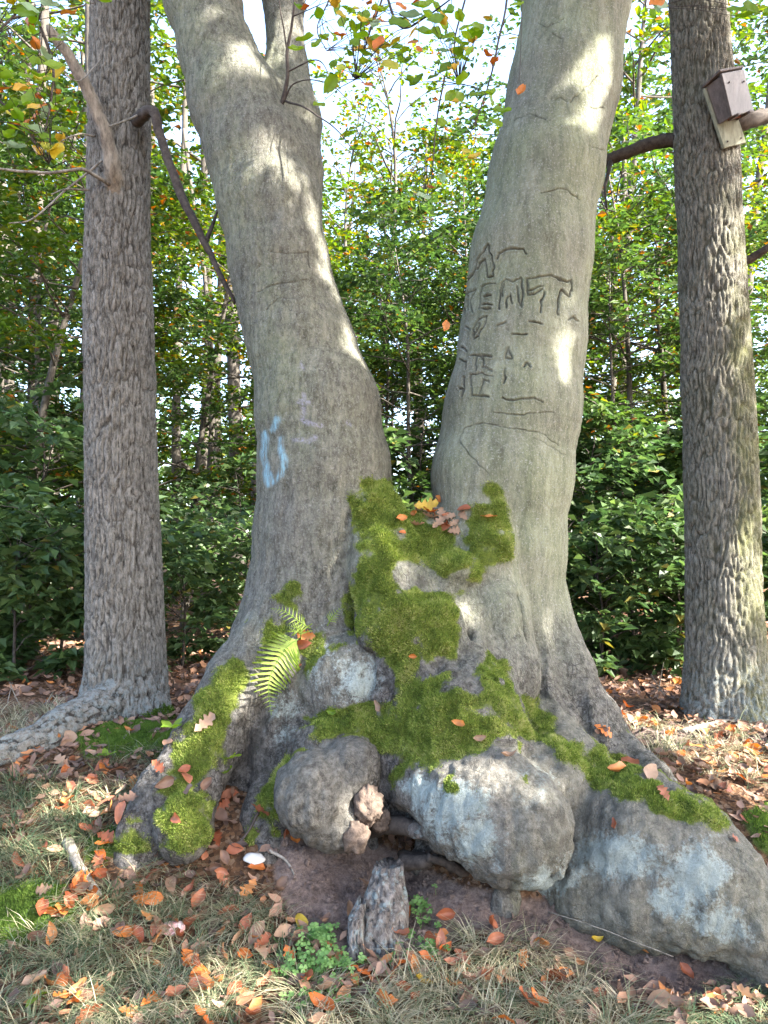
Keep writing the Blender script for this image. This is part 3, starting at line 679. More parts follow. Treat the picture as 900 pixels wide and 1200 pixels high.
# ------------------------------------------------------------------ two oaks behind, with furrowed bark
def plates(u, w, nu, seed):
    """distance between the two nearest cell borders of elongated bark plates; periodic round the trunk"""
    iu = np.floor(u).astype(np.int64); iw = np.floor(w).astype(np.int64)
    f1 = np.full(u.shape, 9.0); f2 = np.full(u.shape, 9.0)
    for du in (-1, 0, 1):
        for dw in (-1, 0, 1):
            cu = iu+du; cw = iw+dw; k = np.mod(cu, nu)
            x = cu+0.15+0.7*_h(k, cw, k*0, seed); y = cw+0.05+0.9*_h(k, cw, k*0+1, seed)
            d = np.maximum(np.abs(x-u), 0.55*np.abs(y-w))*0.6+0.4*np.hypot(x-u, 0.6*(y-w))
            f2 = np.minimum(f2, np.maximum(f1, d)); f1 = np.minimum(f1, d)
    return f2-f1
def oak(label, mat, nodes, Y, zb, flares, seed, alg):
    nodes = np.array(nodes, dtype=float)
    ctr = np.array([P(a, b, Y) for a, b, _ in nodes]); rad = 0.965*np.array([W(r, Y) for _, _, r in nodes])
    o = np.argsort(ctr[:, 2]); ctr = ctr[o]; rad = rad[o]
    zs = np.arange(zb-0.25, ctr[-1, 2], 0.0085); nth = 190; th = np.linspace(0, 2*np.pi, nth, endpoint=False)
    cx = np.interp(zs, ctr[:, 2], ctr[:, 0]); cy = np.full_like(zs, Y); r0 = np.interp(zs, ctr[:, 2], rad)
    ker = np.ones(41)/41; sm = lambda a: np.convolve(np.pad(a, 20, 'edge'), ker, 'valid'); cx = sm(cx); r0 = sm(r0)
    TH, ZZ = np.meshgrid(th, zs); RR0 = np.repeat(r0[:, None], nth, 1)
    fl = np.zeros_like(TH)
    for a, amp, wd, hh in flares:
        dth = np.angle(np.exp(1j*(TH-a))); fl += amp*np.exp(-(dth/wd)**2)*np.exp(-np.maximum(ZZ-zb, 0)/hh)
    RR0 = RR0*(1+fl)
    p = np.stack([np.cos(TH)*RR0, np.sin(TH)*RR0, ZZ], -1).reshape(-1, 3)
    nu = int(round(2*np.pi*r0.mean()/0.0225))
    wv = fbm(p*np.array([9, 9, 7.]), 3, seed).reshape(TH.shape); wv2 = fbm(p*np.array([7, 7, 9.])+50, 3, seed+5).reshape(TH.shape)
    f = plates(TH/(2*np.pi)*nu+1.1*wv, ZZ/0.12+0.9*wv2, nu, seed)
    rdg = sstep(0.0, 0.26, f+0.10*fbm(p*np.array([70, 70, 30.]), 2, seed+3).reshape(TH.shape))
    fine = fbm(p*np.array([60, 60, 22.]), 3, seed+9).reshape(TH.shape)
    lump = fbm(p*np.array([5, 5, 2.]), 2, seed+12).reshape(TH.shape)
    rr = RR0 - 0.010 + 0.0115*rdg + 0.005*fine + 0.012*lump
    V = np.stack([cx[:, None]+np.cos(TH)*rr, cy[:, None]+np.sin(TH)*rr, ZZ], -1).reshape(-1, 3)
    m = len(zs); i0 = (np.arange(m-1)[:, None]*nth+np.arange(nth)[None]).ravel(); i1 = (np.arange(m-1)[:, None]*nth+((np.arange(nth)+1) % nth)[None]).ravel()
    F = np.stack([i0, i1, i1+nth, i0+nth], 1)
    base = np.array([np.interp(zb, ctr[:, 2], ctr[:, 0]), Y, zb])
    T = thing('oak_tree', base, label, 'tree')
    al = alg(TH, ZZ).ravel(); li = (sstep(zb+0.45, zb+0.05, ZZ)*0.8).ravel()
    tr = mk('trunk', V, F, mat, T, True, {'ridge': (rdg*0.8+0.2*(fine*0.5+0.5)).ravel(), 'algae': al, 'lichen': li})
    return T, V, TH, ctr[-1], r0[-1]
OAKL, OLV, _, OLtop, OLr = oak('straight grey oak trunk with a snapped-off branch stub pointing up', M['oak_grey'],
    [(150, 900, 52), (150, 850, 50), (148, 760, 45), (142, 600, 42.5), (140, 450, 40.5), (139, 300, 39), (140, 100, 37), (141, 0, 36), (142, -180, 34)], 3.75, 0.44,
    [(R(205), 0.55, 0.45, 0.10), (R(285), 0.22, 0.4, 0.16), (R(340), 0.35, 0.5, 0.13), (R(90), 0.3, 0.8, 0.15), (R(150), 0.25, 0.4, 0.12)], 101, lambda t, z: 0.35*np.exp(-((t-R(20))/0.7)**2)+0.12)
OAKR, ORV, _, ORtop, ORr = oak('leaning brown oak trunk with green algae and a wooden bat box', M['oak_green'],
    [(852, 900, 56), (851, 840, 51), (850, 780, 46), (848, 700, 42), (843, 500, 41), (835, 300, 38.5), (824, 100, 36), (817, 0, 34.5), (805, -180, 32)], 3.9, 0.46,
    [(R(215), 0.18, 0.5, 0.14), (R(275), 0.10, 0.4, 0.12), (R(335), 0.22, 0.5, 0.14), (R(90), 0.2, 0.8, 0.15)], 202, lambda t, z: np.clip(sstep(R(250), R(292), np.mod(t, 2*np.pi))*sstep(0.2, 1.0, 2.2-0.6*z)+0.3, 0, 1))

# surface root of the grey oak running down to the left
mb = MB(); rp = curve([P(140, 800, 3.70), P(108, 846, 3.58), P(70, 878, 3.44), P(30, 903, 3.34), P(-20, 925, 3.25), P(-70, 950, 3.2)], 90)
rp = curve([P(150, 800, 3.72), P(118, 838, 3.55), P(80, 868, 3.40), P(40, 893, 3.28), P(0, 915, 3.18), P(-60, 945, 3.08)], 90); rp[18:, 2] = gz(rp[18:, 0], rp[18:, 1])+np.linspace(.05, .0, 72); rr_ = np.interp(np.linspace(0, 1, 90), [0, 0.2, 0.5, 1], [0.12, 0.105, 0.085, 0.06])
mb.tube(rp, rr_, 40, 0.5)
V, F, A = mb.arr(); Nn = nrm(V-np.concatenate([np.repeat(rp, 40, 0), rp[:1], rp[-1:]]))
ax = V@nrm(rp[-1]-rp[0]); q = np.stack([ax*8, Nn[:, 0]*4, Nn[:, 2]*4], 1); rg = 1-np.abs(fbm(q, 3, 31)); rg = sstep(0.55, 0.95, 1-sstep(0.8, 1.0, rg))
V = V + Nn*(0.012*fbm(V*14, 3, 32)-0.008*(1-rg))[:, None]
mk('root', V, F, M['oak_grey'], OAKL, True, {'ridge': rg, 'algae': 0.2+0*rg, 'lichen': 0.7+0*rg})

# moss apron at the foot of the grey oak
px_, py_, _ = proj(OLV); mo = polymask(px_+5*fbm(OLV*20, 2, 35), py_+5*fbm(OLV*20+4, 2, 36), [(150, 858), (168, 838), (190, 828), (208, 832), (210, 860), (150, 872)], 4)*(OLV[:, 1] < 3.75)
ids = np.where(mo > 0.4)[0]; rg_ = np.random.default_rng(5); n = 7000; k = rg_.choice(ids, n); b0 = OLV[k]+rg_.normal(size=(n, 3))*0.004
nn = nrm((b0-np.array([OLV[ids, 0].mean(), 3.78, 0]))*np.array([1, 1, 0])+np.array([0, 0, 0.10])+0.12*rg_.normal(size=(n, 3))); s = nrm(np.cross(nn, rg_.normal(size=(n, 3))))*0.0024
VV = np.stack([b0-s-nn*0.003, b0+s-nn*0.003, b0+nn*(0.008+0.009*rg_.random((n, 1)))], 1).reshape(-1, 3)
o = mk('moss', VV, np.arange(3*n).reshape(-1, 3), M['moss_ground'], OAKL, False, {'rnd': np.repeat(rg_.random(n), 3)}); tag(o, kind='stuff')

# snapped branch stub (pale wood, bark half gone), hanging broken limb, thin dead twigs
mb = MB(); pts = wobble(curve([P(142, 268, 3.76), P(137, 232, 3.66), P(131, 198, 3.575), P(122, 152, 3.53), P(106, 112, 3.48), P(82, 70, 3.42), P(56, 30, 3.36)], 46), 0.008, 9, 33)
mb.tube(pts, np.interp(np.linspace(0, 1, 46), [0, 0.2, 0.4, 0.5, 0.97, 1], [0.055, 0.048, 0.036, 0.032, 0.021, 0.007]), 22, 0.5, rough=0.16)
mb.build('broken_branch', M['stub_wood'], OAKL)
mb = MB(); pts = wobble(curve([P(160, 142, 3.62), P(172, 132, 3.50), P(182, 133, 3.46), P(188, 160, 3.46), P(205, 212, 3.44), P(232, 270, 3.42), P(255, 315, 3.42), P(276, 356, 3.42)], 60), 0.006, 8, 34)
mb.tube(pts, np.interp(np.linspace(0, 1, 60), [0, 0.1, 0.2, 0.6, 1], [0.030, 0.030, 0.024, 0.020, 0.009]), 10, 0.3, rough=0.12)
pts = wobble(curve([P(240, 285, 3.42), P(250, 262, 3.45), P(258, 238, 3.48)], 14), 0.004, 8, 36); mb.tube(pts, np.linspace(0.013, 0.004, 14), 7, 0.3)
mb.build('hanging_broken_limb', M['twig'], OAKL)
for i, (q, r) in enumerate([([(128, 216, 3.58), (108, 204, 3.5), (92, 199, 3.46), (50, 203, 3.42), (0, 198, 3.36), (-60, 190, 3.3)], 0.010), ([(170, 132, 3.58), (150, 140, 3.45), (128, 148, 3.3)], 0.007),
                            ([(112, 160, 3.55), (90, 158, 3.45), (66, 168, 3.4)], 0.005), ([(104, 222, 3.6), (80, 222, 3.5), (60, 228, 3.4)], 0.006), ([(118, 70, 3.55), (90, 95, 3.3), (66, 60, 3.2), (86, 30, 3.1)], 0.004), ([(130, 180, 3.6), (80, 220, 3.5), (40, 255, 3.4), (10, 262, 3.3)], 0.006)]):
    pts = wobble(curve([P(*c) for c in q], 26), 0.006, 9, 37+i); mb = MB(); mb.tube(pts, np.linspace(r, r*0.45, 26), 6, 0.4); mb.build('dead_twig', M['dead_wood'], OAKL)
# limbs of the brown oak: one crossing behind towards the beech, one low on the other side
mb = MB(); pts = wobble(curve([P(815, 168, 3.95), P(786, 164, 3.96), P(755, 172, 4.0), P(720, 184, 4.05), P(690, 196, 4.15), P(640, 190, 4.3)], 40), 0.012, 6, 45)
mb.tube(pts, np.interp(np.linspace(0, 1, 40), [0, 0.3, 1], [0.040, 0.036, 0.022]), 10, 0.4, rough=0.1)
pts = wobble(curve([P(716, 188, 4.06), P(712, 205, 4.0), P(708, 222, 3.95), P(712, 245, 3.9)], 16), 0.006, 9, 46); mb.tube(pts, np.linspace(0.014, 0.004, 16), 7, 0.4)
mb.build('limb', M['twig'], OAKR)
mb = MB(); pts = wobble(curve([P(846, 150, 4.0), P(872, 143, 4.0), P(905, 134, 4.05), P(960, 120, 4.2)], 24), 0.008, 7, 47); mb.tube(pts, np.linspace(0.046, 0.035, 24), 10, 0.4, rough=0.1); mb.build('limb', M['twig'], OAKR); mb = MB()
pts = wobble(curve([P(858, 312, 3.98), P(880, 303, 3.95), P(905, 288, 3.9), P(960, 270, 3.9)], 24), 0.008, 7, 48); mb.tube(pts, np.linspace(0.026, 0.016, 24), 9, 0.4, rough=0.1)
mb.build('limb', M['twig'], OAKR)

# ------------------------------------------------------------------ bat box nailed to the brown oak
BM = mat_simple('weathered_box_wood', (0.06, 0.048, 0.045), (0.13, 0.105, 0.10), 30, rough=0.6, bump=0.3, stretch=(1, 1, 0.3))
BR = mat_simple('box_front_board', (0.035, 0.028, 0.028), (0.10, 0.085, 0.085), 22, rough=0.3, bump=0.25, stretch=(1, 1, 0.3))
BI = mat_simple('box_inside_red', (0.10, 0.030, 0.022), (0.20, 0.07, 0.05), 40)
BG = mat_simple('box_backboard_wood', (0.11, 0.115, 0.08), (0.24, 0.24, 0.18), 26, bump=0.4, stretch=(1, 1, 0.3))
bc = P(858, 118, 3.66); BB = thing('bat_box', bc, 'small weathered wooden bat box with pale front, nailed high on the brown oak', 'bat box')
rot = Matrix.Rotation(R(-25), 3, 'Y') @ Matrix.Rotation(R(24), 3, 'Z') @ Matrix.Rotation(R(9), 3, 'X')
def bb(x, y, z): return np.array(rot @ Vector((x, y, z)))
ex, ey, ez = bb(1, 0, 0), bb(0, 1, 0), bb(0, 0, 1)
def bbox(name, c, h, mat, tilt=0.0):
    m = MB(); t = R(tilt); zz = ez*math.cos(t)-ey*math.sin(t); yy = ey*math.cos(t)+ez*math.sin(t)
    m.box(bc+bb(*c), ex*h[0], yy*h[1], zz*h[2]); o = m.build(name, mat, BB, False)
    bv = o.modifiers.new('edge', 'BEVEL'); bv.width = 0.003; bv.segments = 2; return o
bbox('back_board', (0, 0.062, -0.045), (0.086, 0.008, 0.150), BG)
for sx in (-1, 1): bbox('side_board', (sx*0.070, 0.012, 0.015), (0.008, 0.040, 0.096), BM)
bbox('front_board', (0, -0.034, 0.018), (0.086, 0.007, 0.100), BR, 5)
bbox('roof_board', (0, 0.008, 0.124), (0.090, 0.058, 0.006), BM, -8)
bbox('inner_panel', (0, 0.012, -0.04), (0.060, 0.006, 0.042), BI)
for sx in (-1, 1): bbox('bottom_batten', (sx*0.045, -0.015, -0.083), (0.010, 0.030, 0.006), BM)
for k_, (x_, z_) in enumerate([(-0.05, 0.07), (0.055, 0.06), (-0.055, -0.17), (0.05, -0.17)]):
    m = MB(); c_ = bc+bb(x_, -0.048 if z_ > 0 else 0.05, z_); m.tube([c_, c_+ey*-0.004], [0.005, 0.004], 8); m.build('nail', M['twig'], BB)
# ------------------------------------------------------------------ leaves, saplings, shrubs and the wood behind
def leafset(c, d, n, L, wd, fold=0.25):
    """one folded two-triangle leaf for each centre"""
    b = nrm(np.cross(n, d)); n2 = np.cross(d, b); L = L[:, None]; wd = wd[:, None]
    m = c+d*L*0.45
    V = np.stack([c, m+b*wd*0.5+n2*wd*fold, c+d*L-n2*L*0.12, m-b*wd*0.5+n2*wd*fold], 1).reshape(-1, 3)
    k = np.arange(len(c))[:, None]*4
    return V, np.concatenate([k+np.array([[0, 3, 2]]), k+np.array([[0, 2, 1]])])
def sapling(seed, H, Rr, nb, nt, nl, leaf, h0, r0, prof=0.6, lean=0.0, up=0.35, flat=0.35):
    """stem with layered branches and flat sprays of leaves; local coordinates, base at the origin"""
    g = np.random.default_rng(seed); wood = MB(); C, D, Nn = [], [], []
    st = curve([(0, 0, -0.15), (lean*H*0.2+g.normal()*0.03*H, g.normal()*0.03*H, H*0.4), (lean*H*0.5, g.normal()*0.03*H, H*0.75), (lean*H*0.8, 0, H)], 26)
    wood.tube(st, np.linspace(r0, r0*0.15, 26), 8, 0.5)
    for i in range(nb):
        u = (i+g.random())/nb; h = h0+(H*0.98-h0)*u; k = min(24, int(h/H*24)); base = st[k]
        L = Rr*(0.35+0.65*math.sin(math.pi*min(1, max(0.02, (1-u)*prof+0.25*(1-prof)+0.15))))*(0.6+0.5*g.random()); az = i*2.4+g.normal()*0.5
        d0 = np.array([math.cos(az), math.sin(az), up+0.25*g.normal()*0.6]); d0 /= np.linalg.norm(d0)
        s = np.linspace(0, 1, 7)[:, None]; pts = base + d0*L*s + np.array([0, 0, -0.22*L])*s**2 + np.cumsum(g.normal(size=(7, 3))*L*0.02, 0)
        wood.tube(pts, np.linspace(r0*0.30*(1-0.6*u)+0.003, 0.002, 7), 4, 0.5, caps=False)
        for j in range(nt):
            t = 0.22+0.78*(j+g.random())/nt; f = t*6; q = int(min(5, f)); pb = pts[q]*(1-(f-q))+pts[q+1]*(f-q)
            tl = (0.42*L*(1-t*0.75)+0.10)*(0.6+0.6*g.random()); sg = 1 if j % 2 else -1; a2 = az+sg*(0.5+0.5*g.random())
            td = np.array([math.cos(a2), math.sin(a2), -0.05+0.22*g.normal()]); td /= np.linalg.norm(td)
            tt = np.linspace(0.15, 1, nl)
            c = pb+td*(tl*tt)[:, None]+np.array([0, 0, -0.18*tl])*(tt**2)[:, None]
            sd = np.where(np.arange(nl) % 2, 1, -1)[:, None]*nrm(np.cross(td, [0, 0, 1.0])[None])
            dd = nrm(td+sd*0.9+0.35*g.normal(size=(nl, 3))); nn = nrm(np.array([0, 0, 1.0])+flat*g.normal(size=(nl, 3)))
            C.append(c+0.03*g.normal(size=c.shape)); D.append(dd); Nn.append(nn)
    C, D, Nn = (np.concatenate(q) for q in (C, D, Nn)); L = leaf*(0.6+0.7*g.random(len(C)))
    V, F = leafset(C, D, Nn, L, L*0.62); clump = fbm(C*1.1, 2, seed)
    r = np.clip(0.42+0.3*clump+0.25*g.normal(size=len(C)), 0, 0.93); r = np.where(g.random(len(C)) < 0.025, 1.0, r)
    WV, WF, WA = wood.arr()
    return (WV, WF, WA), (V, F, np.repeat(r, 4))
PROTO = {}
def proto(key, lm, bm, **kw):
    w, l = sapling(**kw); a = new_mesh(key+'_trunk', w[0], w[1], True, {'rnd': w[2]}); a.materials.append(bm)
    b = new_mesh(key+'_crown', l[0], l[1], False, {'rnd': l[2]}); b.materials.append(lm); PROTO[key] = (a, b)
def plant(key, name, x, y, s, rz, label, cat, group, crown='crown', stem='trunk', sz=None):
    o = bpy.data.objects.new(name, None); COL.objects.link(o); o.empty_display_size = 0.1
    p = gpoint(x, y); o.location = p.tolist(); o.rotation_euler = (0, 0, rz); o.scale = (s, s, s if sz is None else sz)
    tag(o, label, cat, group); ORG[o.name] = p
    for nm, me in ((stem, PROTO[key][0]), (crown, PROTO[key][1])):
        c = bpy.data.objects.new(nm, me); COL.objects.link(c); c.parent = o
    return o
proto('beech_a', M['leaf_green'], M['far_bark'], seed=301, H=5.2, Rr=1.8, nb=44, nt=13, nl=15, leaf=0.085, h0=0.5, r0=0.045)
proto('beech_b', M['leaf_light'], M['far_bark'], seed=302, H=5.6, Rr=1.7, nb=38, nt=12, nl=14, leaf=0.085, h0=0.9, r0=0.05, lean=0.15)
proto('beech_c', M['leaf_green'], M['far_bark'], seed=303, H=4.2, Rr=1.6, nb=40, nt=13, nl=15, leaf=0.08, h0=0.3, r0=0.035, lean=-0.1)
proto('shrub_a', M['leaf_shrub'], M['twig'], seed=304, H=1.25, Rr=0.95, nb=20, nt=8, nl=9, leaf=0.115, h0=0.08, r0=0.016, up=0.7)
proto('shrub_b', M['leaf_shrub'], M['twig'], seed=305, H=2.1, Rr=1.1, nb=22, nt=8, nl=9, leaf=0.115, h0=0.25, r0=0.02, up=0.5)
proto('tree_a', M['leaf_green'], M['far_bark'], seed=306, H=13.0, Rr=4.0, nb=34, nt=12, nl=14, leaf=0.15, h0=2.6, r0=0.16)
proto('tree_b', M['leaf_light'], M['far_bark'], seed=307, H=12.0, Rr=3.6, nb=32, nt=12, nl=13, leaf=0.15, h0=2.2, r0=0.13, lean=0.06)
proto('thin', M['leaf_light'], M['far_bark'], seed=308, H=8.0, Rr=1.5, nb=22, nt=7, nl=8, leaf=0.09, h0=3.5, r0=0.05, up=1.1)
def where_px(px):
    for lim, w in ((95, 'beyond the grey oak'), (320, 'between the grey oak and the beech'), (600, 'seen through the gap of the twin trunks'), (840, 'between the carved trunk and the brown oak')):
        if px < lim: return w
    return 'beyond the brown oak'
def atpx(px, Y): return P(px, 650, Y)[0]
g = np.random.default_rng(77)
for i, (px, Y, s) in enumerate([(20, 5.0, .75), (70, 5.25, .85), (-40, 5.3, .9), (215, 5.4, .7), (300, 5.9, .8), (700, 5.2, .72), (745, 5.55, .9), (660, 5.8, .9), (790, 5.3, .75), (910, 5.2, .8), (960, 5.6, 1.0), (560, 6.2, .9), (480, 6.4, .9), (-20, 6.2, 1.0)]):
    plant('shrub_a', 'shrub', atpx(px, Y), Y, s, g.random()*6.3, 'low dark-leaved shrub '+where_px(px), 'shrub', 'low shrubs along the edge of the wood', 'foliage', 'stem')
for i, (px, Y, s) in enumerate([(40, 6.1, .95), (-60, 6.6, 1.1), (275, 7.2, .75), (700, 6.3, .85), (770, 6.8, 1.0), (930, 6.2, 1.0), (500, 7.4, 1.05), (640, 7.6, 1.05), (850, 7.8, 1.0), (20, 8.2, 1.1)]):
    plant('shrub_b', 'tall_shrub', atpx(px, Y), Y, s, g.random()*6.3, 'head-high dark green bush '+where_px(px), 'shrub', 'tall bushes behind the trunks', 'foliage', 'stem')
LB = {'beech_a': 'young beech with layered dark leaves', 'beech_b': 'slender yellow-green young beech', 'beech_c': 'short bushy young beech'}
GB = {'beech_a': 'layered young beeches in the wood', 'beech_b': 'yellow-green young beeches in the wood', 'beech_c': 'bushy young beeches in the wood'}
for i, (k, px, Y, s) in enumerate([('beech_b', 20, 6.8, .95), ('beech_a', 75, 8.2, 1.05), ('beech_b', 215, 8.4, .9), ('beech_a', 440, 8.6, .78), ('beech_c', 500, 7.6, .92),
        ('beech_a', 545, 9.0, 1.0), ('beech_c', 470, 10.5, 1.0), ('beech_a', 720, 7.6, .9), ('beech_b', 780, 8.6, .95), ('beech_a', 690, 10, 1.25), ('beech_c', 745, 6.9, .85), ('beech_c', 920, 7.0, .8),
        ('beech_a', -60, 9.0, 1.2), ('beech_c', 130, 7.6, .85), ('beech_b', 340, 11.5, 1.0), ('beech_a', 400, 12.5, 1.05), ('beech_b', 600, 11.5, 1.25), ('beech_a', 850, 11.5, 1.1), ('beech_c', 20, 11.0, 1.3)]):
    plant(k, 'young_beech', atpx(px, Y), Y, s, g.random()*6.3, LB[k]+' '+where_px(px), 'tree', GB[k])
LT = {'tree_a': 'tall dark green forest tree', 'tree_b': 'tall forest tree with yellowing crown', 'thin': 'thin bare-stemmed young tree against the sky'}
GT = {'tree_a': 'dark tall trees in the wood', 'tree_b': 'yellowing tall trees in the wood', 'thin': 'thin young trees against the sky'}
for i, (k, px, Y, s) in enumerate([('tree_a', -40, 12, .95), ('tree_b', 60, 15, 1.0), ('tree_b', 225, 14, .95), ('tree_a', 150, 19, 1.1), ('tree_b', 625, 17, .9), ('tree_b', 745, 13, .95), ('tree_a', 830, 17, 1.0),
        ('tree_a', 690, 20, 1.15), ('tree_b', 300, 21, 1.0), ('tree_a', 20, 24, 1.2), ('tree_a', -160, 17, 1.1), ('tree_a', 1080, 16, 1.1),
        ('tree_b', 505, 15, .78), ('tree_b', 400, 18, .85), ('tree_a', 560, 20, .8), ('thin', 438, 9.5, .92), ('thin', 425, 13, 1.1), ('thin', 470, 14, 1.1)]):
    plant(k, 'forest_tree' if k != 'thin' else 'thin_tree', atpx(px, Y), Y, s, g.random()*6.3, LT[k]+' '+where_px(px), 'tree', GT[k])
# bare dark trunks deep in the wood
for i, (px, Y, r, h) in enumerate([(35, 9.5, .09, 9), (98, 10.5, .10, 10), (208, 13, .09, 9), (236, 11, .05, 7), (278, 14.5, .16, 10), (300, 17, .12, 10), (735, 12.5, .06, 8), (15, 14, .12, 11), (62, 17, .12, 11), (660, 12.5, .07, 9), (885, 13, .1, 9), (250, 18, .12, 11), (175, 15, .1, 10)]):
    b = gpoint(atpx(px, Y), Y); pts = wobble(curve([b+[0, 0, -.2], b+[g.normal()*.1, 0, h*.5], b+[g.normal()*.25, 0, h]], 20), 0.05, 0.8, 80+i)
    T = thing('bare_trunk', b, 'straight dark bare trunk deep in the wood '+where_px(px), 'tree', 'dark bare trunks deep in the wood')
    mb = MB(); mb.tube(pts, np.linspace(r, r*0.5, 20), 10, 0.5, rough=0.06); mb.build('trunk', M['far_bark'], T)
    for q in range(5):
        hh = h*(0.3+0.13*q); c = pts[int(hh/h*19)]; a = g.random()*6.3; mb = MB(); L = 0.5+0.8*g.random()
        mb.tube(wobble(curve([c, c+np.array([math.cos(a)*L*.5, math.sin(a)*L*.5, .05]), c+np.array([math.cos(a)*L, math.sin(a)*L, -.05])], 8), .03, 2, q), np.linspace(r*.22, .004, 8), 5, .5); mb.build('branch', M['far_bark'], T)
# the far wood closing the view: one mass
def mass(n, fx, seed, leaf):
    q = np.random.default_rng(seed); C = fx(q, n)
    D = nrm(q.normal(size=(n, 3))*np.array([1, 1, .35])); Nn = nrm(np.array([0, 0, 1.0])+0.6*q.normal(size=(n, 3))); L = leaf*(0.6+0.8*q.random(n))
    V, F = leafset(C, D, Nn, L, L*0.7); r = np.clip(0.45+0.35*fbm(C*0.35, 2, seed)+0.22*q.normal(size=n), 0, 0.94)
    return V, F, np.repeat(r, 4)
def farwood(q, n):
    x = (q.random(n)-0.5)*90; y = 27+q.random(n)*10; col = fbm(np.stack([x*0.16, y*0.16, x*0], 1), 2, 90)
    top = 6.5+4*col - 3.5*np.exp(-((x/y-(-0.01))/0.085)**2) - 4.0*np.exp(-((x/y-0.50)/0.05)**2); z = 0.3+q.random(n)**0.9*top
    keep = fbm(np.stack([x*0.45, y*0.45, z*0.6], 1), 3, 91) > -0.12
    C = np.stack([x, y, z], 1); C[~keep] = C[q.choice(np.where(keep)[0], (~keep).sum())]+0.3*q.normal(size=((~keep).sum(), 3)); return C
V, F, Rn = mass(45000, farwood, 92, 0.42)
o = mk('distant_wood', V, F, M['leaf_green'], None, False, {'rnd': Rn}); tag(o, 'dense far green wood closing the view behind the trees', 'wood', kind='stuff')

# ------------------------------------------------------------------ crowns above the frame; sunflecks come through gaps in them
FLECKS = [(330, 168, 3.12, .105), (345, 205, 3.14, .05), (258, 92, 3.25, .07), (384, 262, 3.2, .08), (390, 300, 3.2, .09), (397, 330, 3.2, .07), (372, 225, 3.2, .04), (340, 20, 3.4, .06),
          (640, 398, 3.14, .045), (634, 425, 3.14, .05), (645, 445, 3.14, .06), (668, 440, 3.18, .05), (690, 130, 3.2, .09), (700, 80, 3.22, .08), (655, 330, 3.15, .03), (680, 250, 3.2, .05),
          (598, 893, 2.42, .065), (612, 925, 2.38, .075), (622, 965, 2.38, .055), (545, 872, 2.55, .06), (520, 880, 2.6, .05), (585, 868, 2.6, .04), (660, 880, 2.6, .05), (700, 905, 2.6, .05), (405, 965, 2.5, .035), (412, 940, 2.52, .03),
          (430, 590, 3.0, .06), (455, 620, 2.95, .06), (520, 725, 2.82, .06), (560, 700, 2.98, .07), (500, 655, 2.85, .05), (592, 690, 3.0, .07), (600, 745, 3.0, .06), (590, 640, 3.0, .06), (650, 720, 3.1, .05), (680, 800, 3.05, .09), 
          (850, 905, 3.0, .28), (790, 870, 3.2, .25), (880, 870, 3.3, .28), (760, 845, 3.7, .2), (830, 1140, 2.3, .12), (700, 1130, 2.35, .07), (730, 880, 3.2, .1), (850, 1160, 2.25, .11), (885, 1130, 2.3, .08), (288, 1182, 2.15, .12), (240, 1190, 2.15, .07), (335, 1165, 2.2, .05), (100, 1170, 2.15, .07), (60, 960, 2.95, .10), (150, 1010, 2.7, .05), (205, 1090, 2.4, .05), (560, 1160, 2.25, .06), (30, 1000, 2.75, .07), (130, 930, 3.0, .06), (-10, 845, 4.2, .12),
          (870, 600, 3.72, .08), (876, 680, 3.72, .09), (862, 260, 3.72, .08), (868, 330, 3.72, .09), (872, 430, 3.72, .07), (320, 790, 2.9, .08), (345, 720, 3.0, .05), (240, 850, 2.9, .05), (70, 1060, 2.5, .08), (20, 1080, 2.5, .09), (760, 1120, 2.35, .05)]
FS = np.array([P(a, b, y) for a, b, y, _ in FLECKS]); FR = np.array([r for *_, r in FLECKS])
def crown_cloud(center, radii, nclump, per, leaf, seed, clear=True, spread=0.42, ymax=None):
    q = np.random.default_rng(seed); d = nrm(q.normal(size=(nclump, 3))); c = center+d*(q.random((nclump, 1))**0.45)*radii
    C = (c[:, None]+spread*q.normal(size=(nclump, per, 3))*np.array([1, 1, 0.5])).reshape(-1, 3); n = len(C)
    D = nrm(q.normal(size=(n, 3))*np.array([1, 1, .4])+[0, 0, -.15]); Nn = nrm(np.array([0, 0, 1.0])+0.5*q.normal(size=(n, 3))); L = leaf*(0.65+0.6*q.random(n)); r = np.clip(0.45+0.25*q.normal(size=n), 0, .95)
    px, py, f = proj(C); keep = ~((f > 0.05) & (px > -45) & (px < 945) & (py > -45) & (py < 1245))
    if ymax is not None: keep &= C[:, 1] < ymax
    if clear:
        for s, rad in zip(FS, FR):
            w = C-s; t = w@SUN_DIR; dd = np.linalg.norm(w-t[:, None]*SUN_DIR, axis=1); keep &= ~((t > 0.6) & (dd < rad+0.06))
    V, F = leafset(C[keep], D[keep], Nn[keep], L[keep], L[keep]*0.7)
    return V, F, np.repeat(r[keep], 4), c
def limbs(mb, start, cl, r, seed, nmax=16):
    q = np.random.default_rng(seed)
    for c in cl[q.choice(len(cl), min(nmax, len(cl)), replace=False)]:
        mid = start*0.5+c*0.5+np.array([0, 0, 0.5]); pts = wobble(curve([start, mid, c], 14), 0.08, 0.9, seed)
        px, py, f = proj(pts)
        if ((px > -20) & (px < 920) & (py > -20) & (f > 0)).any(): continue
        mb.tube(pts, np.linspace(r, 0.012, 14), 6, 0.5)
V, F, A, cl = crown_cloud(np.array([-0.3, 3.3, 7.6]), np.array([3.4, 3.2, 2.2]), 85, 90, 0.13, 401)
mk('crown', V, F, M['leaf_light'], BEECH, False, {'rnd': A})
mb = MB()
